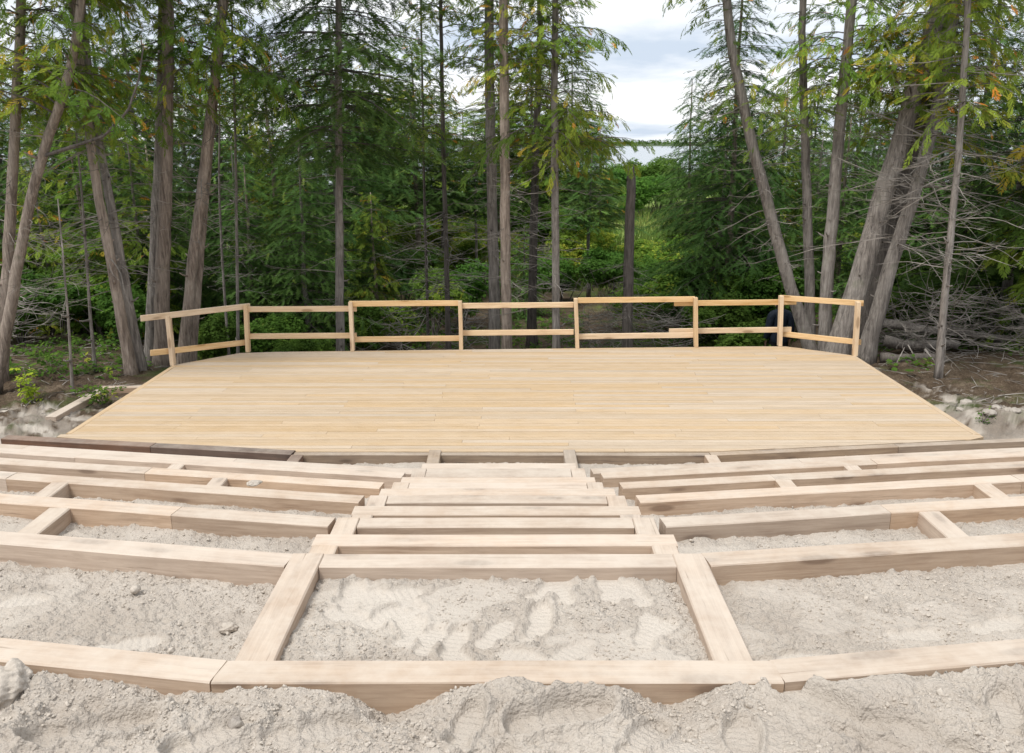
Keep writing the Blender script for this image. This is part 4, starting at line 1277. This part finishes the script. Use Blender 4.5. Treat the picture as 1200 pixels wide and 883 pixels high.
for k in range(1000):
    Yk = r.uniform(10.6, 18); Xk = r.choice([-1, 1]) * r.uniform(5.75, 11.5)
    if Yk > 15 and r.uniform() < .5: Xk = r.uniform(-8, 8)
    if abs(Xk) < 5.7 and Yk < 14.5: continue
    a = r.uniform(0, 6.28); L = r.uniform(.06, .45) * (1 if r.uniform() < .8 else 1.8)
    zk = gz(Xk, Yk, True)
    d = np.array([math.cos(a), math.sin(a), r.uniform(-.02, .12)])
    p = np.array([Xk, Yk, zk + .012])
    G.tube(np.array([p, p + d * L * .5 + (r.normal(0, .02), r.normal(0, .02), .01), p + d * L]), [.007, .006, .003], 3)
tag(link('fallen_twigs', G.mesh('fallen_twigs', M['dead'])), 'small fallen twigs littering the dirt beside the stage', 'twigs', kind='stuff')

# fallen logs and branches on the right
def log(name, a, b_, r0, label, mat='bark_grey', cat='log', group=None, seed=1, taper=.75, sides=12):
    r = np.random.default_rng(seed)
    a = np.array(a, float); b_ = np.array(b_, float)
    tt = np.linspace(0, 1, 12)
    P = a + (b_ - a) * tt[:, None]; P[:, 2] += .05 * np.sin(tt * 5 + seed) * r0 / .12
    P[1:-1] += r.normal(0, .08 * r0, (10, 3))
    an = np.arange(sides) * 2 * math.pi / sides
    fl = 1 + .08 * np.sin(3 * an[None] + seed) + r.normal(0, .03, (12, sides))
    G = Geo(); G.tube(P - P[0], r0 * np.linspace(1, taper, 12), sides, True, fl)
    o = link(name, G.mesh(name, M[mat], True), None, P[0])
    tag(o, label, cat, group)
    return o
log('fallen_log', at(1022, 381, 15.4), at(1132, 388, 15.2), .09, 'long bare log on top of the log pile', 'bark_grey', seed=1)
log('fallen_log', at(1096, 386, 15.5), at(1245, 404, 15.3), .075, 'long thin log lying out of the log pile towards the dead thicket', 'bark_grey', seed=2)
log('fallen_log', at(1036, 399, 15.0), at(1122, 407, 14.7), .10, 'thick mossy log in the middle of the log pile', 'bark_grey', seed=3)
log('fallen_log', at(1032, 417, 14.3), at(1108, 423, 14.1), .09, 'dark log at the bottom of the log pile', 'bark_dark', seed=4)
GB = 'bare branches fallen before the log pile'
for k, (a, b_, rr) in enumerate((((1084, 409, 13.9), (1096, 426, 13.7), .022), ((1071, 435, 13.3), (1142, 413, 14.3), .020), ((1108, 396, 14.2), (1107, 428, 13.7), .014), ((1050, 428, 13.6), (1060, 407, 14.0), .014),
                                 ((1104, 412, 15.0), (1160, 392, 15.6), .016), ((1178, 418, 14.6), (1182, 447, 13.4), .013), ((1170, 446, 13.3), (1177, 412, 14.4), .012), ((1064, 404, 14.2), (1076, 426, 13.7), .013), ((1155, 397, 15.8), (1175, 372, 16.4), .02))):
    log('fallen_branch', at(*a), at(*b_), rr, 'bare grey branch lying against the log pile', 'dead', 'branch', GB, 10 + k, .35, 6)
for k, (a, b_, rr) in enumerate((((1101, 458, 12.0), (1115, 468, 11.6), .016), ((1137, 466, 11.7), (1160, 470, 11.5), .016), ((1125, 462, 11.9), (1140, 463, 11.8), .012))):
    log('fallen_branch', at(*a), at(*b_), rr, 'pale broken stick on the bare dirt beside the stage corner', 'dead', 'branch', 'sticks on the dirt beside the stage', 30 + k, .4, 6)

# ------------------------------------------------------------------ lumps, stones, crumbs
def ico():
    p = (1 + 5 ** .5) / 2
    V = np.array([(-1, p, 0), (1, p, 0), (-1, -p, 0), (1, -p, 0), (0, -1, p), (0, 1, p), (0, -1, -p), (0, 1, -p), (p, 0, -1), (p, 0, 1), (-p, 0, -1), (-p, 0, 1)], float)
    V /= np.linalg.norm(V[0])
    F = np.array([(0, 11, 5), (0, 5, 1), (0, 1, 7), (0, 7, 10), (0, 10, 11), (1, 5, 9), (5, 11, 4), (11, 10, 2), (10, 7, 6), (7, 1, 8), (3, 9, 4), (3, 4, 2), (3, 2, 6), (3, 6, 8), (3, 8, 9), (4, 9, 5), (2, 4, 11), (6, 2, 10), (8, 6, 7), (9, 8, 1)])
    return V, F
def ico_sub(n):
    V, F = ico()
    for _ in range(n):
        V = list(map(tuple, V)); cache = {}; F2 = []
        def midp(a, b_):
            key = (min(a, b_), max(a, b_))
            if key not in cache:
                q = (np.array(V[a]) + np.array(V[b_])) / 2; q /= np.linalg.norm(q)
                cache[key] = len(V); V.append(tuple(q))
            return cache[key]
        for a, b_, c_ in F:
            x, y_, z_ = midp(a, b_), midp(b_, c_), midp(c_, a)
            F2 += [(a, x, z_), (b_, y_, x), (c_, z_, y_), (x, y_, z_)]
        V = np.array(V); F = np.array(F2)
    return V, F
def stone(name, label, cat, loc, size, mat, seed, sub=3, rough=.16, group=None):
    V, F = ico_sub(sub)
    n1 = fbm(V[:, 0] * 1.6 + seed * 3.1, V[:, 1] * 1.6 + V[:, 2] * 1.3, 3, seed) * 1.4 + fbm(V[:, 0] * 5 + V[:, 2] * 3, V[:, 1] * 5 - V[:, 2] * 4, 2, seed + 5) * .5
    V = V * (1 + rough * n1)[:, None] * np.array(size)
    o = link(name, mk_mesh(name, V, F, M[mat], True), None, loc, (0, 0, seed * 1.1))
    return tag(o, label, cat, group)
def on_ground(px, py):
    d = ray(px, py); tt = np.linspace(1.5, 25, 4000)
    P = np.array([0, 0, CAM_H]) + d[None] * tt[:, None]
    hit = np.argmax(P[:, 2] < ground(P[:, 0], P[:, 1], True))
    return P[hit]
p = on_ground(14, 822)
stone('boulder', 'large grey lump of caked sand beside the end of the top kerb', 'lump', p + (-.02, .03, .035), (.095, .085, .075), 'clod', 3, 4, .34)
p = on_ground(276, 850)
stone('sand_lump', 'small dark lump in the trodden sand below the kerb joint', 'lump', p + (0, 0, .008), (.028, .024, .02), 'stone', 5, 2, .3)
p = on_ground(268, 740)
stone('sand_lump', 'knobbly lump of sand against the crosspiece of the widest bay', 'lump', p + (0, 0, .012), (.034, .03, .022), 'clod', 6, 3, .45)
p = at(361, 624, 4.35)
stone('sand_lump', 'grey stone lying at the foot of the third tier beside the steps', 'lump', (p[0], p[1], gz(p[0], p[1]) + .03), (.055, .045, .04), 'stone', 8, 3, .25)
p = at(291, 551, 6.55)
stone('sand_lump', 'grey stone on the fifth tier next to a crosspiece', 'lump', (p[0], p[1] + .12, .585), (.06, .04, .022), 'clod', 9, 3, .25)
p = at(152, 662, 3.55)
stone('sand_lump', 'pale round pebble resting against the second tier', 'lump', (p[0], p[1] + .02, gz(p[0], p[1]) + .03), (.026, .022, .02), 'clod', 10, 2, .2)
for k, (px, py, s_) in enumerate(((1168, 478, .08), (1160, 484, .10), (1190, 482, .07), (1132, 472, .09), (1125, 480, .06))):
    p = on_ground(px, py)
    stone('pale_stone', 'pale stone on the sand heap at the front corner of the stage', 'stone', p + (0, 0, s_ * .05), (s_, s_ * .8, s_ * .42), 'stone', 12 + k, 3, .2, 'stones on the sand heap at the stage corner')

V0, F0 = ico()
r = np.random.default_rng(51)
n = 30000
u = r.uniform(0, 1, n)
Yc = 1 / (1 / 2.05 + u * (1 / 6.8 - 1 / 2.05)); Xc = r.uniform(-1, 1, n) * (.66 * Yc + .4)
sz = np.exp(r.normal(-5.5, .40, n)) * (.70 + .10 * Yc)
sz = np.clip(sz, .002, .018)
sz = np.where(r.uniform(0, 1, n) < .004, sz * 2.0, sz)
s_ = Yc - slope_off(Xc)
ok = np.ones(n, bool)
for d, zt in TIERS:
    ok &= ~((s_ > d - W - .01) & (s_ < d + .01))
den = fbm(Xc * 2.2, Yc * 2.2, 3, 66)
for (fx, fy, a, L, dp) in FOOT:
    ok &= ~((np.hypot(Xc - fx, Yc - fy) < L * .42))
ok &= (den > -.16) & ~((np.abs(Xc - XC) < 1.0) & (Yc > 3.65))
for x in (-1.0, .865):
    ok &= ~((np.abs(Xc - x) < .09) & (Yc > 2.6) & (Yc < 3.85))
Xc, Yc, sz = Xc[ok], Yc[ok], sz[ok]; n = len(Xc)
zc_ = ground(Xc, Yc, True)
sc3 = np.stack([r.uniform(.7, 1.3, n), r.uniform(.7, 1.3, n), r.uniform(.55, 1.0, n)], 1) * sz[:, None]
jit = 1 + r.uniform(-.28, .28, (n, 12, 1))
a = r.uniform(0, 6.28, n)
VV = V0[None] * jit * sc3[:, None, :]
ca, sa = np.cos(a)[:, None], np.sin(a)[:, None]
VV = np.stack([VV[..., 0] * ca - VV[..., 1] * sa, VV[..., 0] * sa + VV[..., 1] * ca, VV[..., 2]], -1)
VV += np.stack([Xc, Yc, zc_ + sz * .25], 1)[:, None, :]
FF = (F0[None] + (np.arange(n) * 12)[:, None, None]).reshape(-1, 3)
tag(link('sand_crumbs', mk_mesh('sand_crumbs', VV.reshape(-1, 3), FF, M['clod'])), 'loose crumbs of sand strewn over the terraces', 'sand', kind='stuff')

# ------------------------------------------------------------------ seedlings
def seedling(label, px, py, H, mat, seed, n=26, w=.22, sc=(.09, .15)):
    p = on_ground(px, py)
    r = np.random.default_rng(seed)
    root = empty('leafy_seedling', p)
    tag(root, label, 'plant')
    G = Geo(); Lv = Leaves('broad', seed)
    for k in range(4):
        az = r.uniform(0, 6.28); h = H * r.uniform(.6, 1); x, y_ = math.cos(az) * w, math.sin(az) * w
        P = np.array([(0, 0, -.03), (x * .3, y_ * .3, h * .5), (x, y_, h)])
        G.tube(P, [.007, .005, .002], 4)
        for q in range(n // 4):
            f = r.uniform(.25, 1); pp = P[1] + (P[2] - P[1]) * (f * 2 - 1) if f > .5 else P[0] + (P[1] - P[0]) * f * 2
            Lv.put((pp + r.normal(0, .05, 3))[None], r.normal(0, 1, (1, 3)) * (1, 1, .2), np.array([[r.normal(0, .3), r.normal(0, .3), 1]]), r.uniform(sc[0], sc[1], 1), r.uniform(0, 1, 1))
    link('stem', G.mesh('stem', M['bark_grey']), root)
    T, C = Lv.tris()
    link('foliage', mk_mesh('foliage', T.reshape(-1, 3), np.arange(len(T) * 3).reshape(-1, 3), M[mat], tint=C), root)
seedling('yellow-green leafy seedling in the shade beside the thin dead pole', 37, 472, .52, 'yellow', 61, 40, .14, (.10, .17))
seedling('green leafy seedling growing by the low timber corner', 121, 474, .38, 'broad', 62, 44, .26, (.10, .16))
seedling('small green sprig on the sand heap beside the stage corner', 1152, 496, .16, 'broad', 63, 12, .06, (.07, .11))

# ------------------------------------------------------------------ the person behind the railing
px_, py_ = 5.44, 17.0
pz = gz(px_, py_, True)
J = {'pelvis': (0, 0, .95, .135), 'waist': (0, .0, 1.10, .125), 'chest': (0, .0, 1.30, .145), 'collar': (0, .01, 1.425, .085), 'neck': (0, .035, 1.49, .055), 'skull': (0, .075, 1.565, .085), 'crown': (0, .10, 1.645, .075)}
E = [('pelvis', 'waist'), ('waist', 'chest'), ('chest', 'collar'), ('collar', 'neck'), ('neck', 'skull'), ('skull', 'crown')]
for s_, sn in ((-1, 'l'), (1, 'r')):
    J.update({sn + 'sh': (s_ * .175, .0, 1.395, .075), sn + 'el': (s_ * .235, -.03, 1.12, .052), sn + 'wr': (s_ * .245, .05, .885, .034), sn + 'pa': (s_ * .243, .07, .82, .036),
              sn + 'hi': (s_ * .095, 0, .88, .098), sn + 'kn': (s_ * .105, .02, .50, .066), sn + 'an': (s_ * .11, -.01, .10, .045), sn + 'to': (s_ * .125, .15, .045, .042)})
    E += [('collar', sn + 'sh'), (sn + 'sh', sn + 'el'), (sn + 'el', sn + 'wr'), (sn + 'wr', sn + 'pa'), ('pelvis', sn + 'hi'), (sn + 'hi', sn + 'kn'), (sn + 'kn', sn + 'an'), (sn + 'an', sn + 'to')]
    for q, (dx_, dz_, L) in enumerate(((-.03, 0, .075), (-.010, -.005, .085), (.010, -.005, .08), (.03, 0, .065))):
        f1, f2 = f'{sn}f{q}a', f'{sn}f{q}b'
        J[f1] = (s_ * .243, .075 + dx_, .82 - .035 - L * .45, .0095); J[f2] = (s_ * .236, .082 + dx_, .82 - .03 - L, .008)
        E += [(sn + 'pa', f1), (f1, f2)]
    J[sn + 't1'] = (s_ * .232, .112, .83, .011); J[sn + 't2'] = (s_ * .222, .128, .79, .009)
    E += [(sn + 'pa', sn + 't1'), (sn + 't1', sn + 't2')]
ks = list(J)
bm_ = bpy.data.meshes.new('body_skeleton')
bm_.from_pydata([J[q][:3] for q in ks], [(ks.index(a), ks.index(b_)) for a, b_ in E], [])
tmp = bpy.data.objects.new('body_skeleton', bm_)
COL.objects.link(tmp)
md = tmp.modifiers.new('skin', 'SKIN')
for q, sv in zip(ks, bm_.skin_vertices[0].data):
    sv.radius = (J[q][3], J[q][3] * (.82 if q in ('pelvis', 'waist', 'chest') else 1))
    sv.use_root = q == 'pelvis'
sb = tmp.modifiers.new('sub', 'SUBSURF'); sb.levels = 2; sb.render_levels = 2
dg = bpy.context.evaluated_depsgraph_get()
ev = tmp.evaluated_get(dg).to_mesh()
nv = len(ev.vertices)
BV = np.empty(nv * 3); ev.vertices.foreach_get('co', BV); BV = BV.reshape(-1, 3)
BN = np.empty(nv * 3); ev.vertices.foreach_get('normal', BN); BN = BN.reshape(-1, 3)
BF = [tuple(p_.vertices) for p_ in ev.polygons]
tmp.evaluated_get(dg).to_mesh_clear()
bpy.data.objects.remove(tmp, do_unlink=True)
person = empty('person', (px_, py_, pz))
tag(person, 'person in a dark navy jacket and black trousers standing behind the railing, back turned', 'person')
def sub_mesh(name, mask, push, mat, parent):
    q = [f for f in BF if all(mask[v] for v in f)]
    ids = sorted({v for f in q for v in f}); mp = {v: k_ for k_, v in enumerate(ids)}
    V = BV[ids] + BN[ids] * push
    F4 = [tuple(mp[v] for v in f) for f in q if len(f) == 4]; F3 = [tuple(mp[v] for v in f) for f in q if len(f) == 3]
    FL = ([np.array(F4)] if F4 else []) + ([np.array(F3)] if F3 else [])
    return link(name, mk_mesh(name, V, FL, M[mat], True), parent)
allm = np.ones(nv, bool)
body = sub_mesh('body', allm, 0, 'skin', person)
arm = np.abs(BV[:, 0]) > .165
sub_mesh('jacket', ((BV[:, 2] > .82) & ~arm & (BV[:, 2] < 1.50)) | (arm & (BV[:, 2] > .89) & (BV[:, 2] < 1.5)), .02, 'jacket', person)
sub_mesh('trousers', (BV[:, 2] < .93) & (BV[:, 2] > .09) & (np.abs(BV[:, 0]) < .205), .012, 'trousers', person)
sub_mesh('boot', (BV[:, 2] < .14) & (BV[:, 0] < 0), .012, 'boot', person)
sub_mesh('boot', (BV[:, 2] < .14) & (BV[:, 0] > 0), .012, 'boot', person)
sub_mesh('hair', (BV[:, 2] > 1.49) & (BV[:, 1] < .14) & ((BV[:, 2] > 1.60) | (BV[:, 1] < .09)), .014, 'hair', person)
Vh, Fh = ico_sub(2)
for s_ in (-1, 1):
    link('ear', mk_mesh('ear', Vh * (.012, .02, .03), Fh, M['skin'], True), person, (s_ * .088, .08, 1.575))
    link('eye', mk_mesh('eye', Vh * .011, Fh, M['hair'], True), person, (s_ * .033, .158, 1.585))
link('nose', mk_mesh('nose', Vh * (.014, .022, .024), Fh, M['skin'], True), person, (0, .168, 1.555))
link('mouth', mk_mesh('mouth', Vh * (.024, .008, .006), Fh, M['skin'], True), person, (0, .155, 1.515))
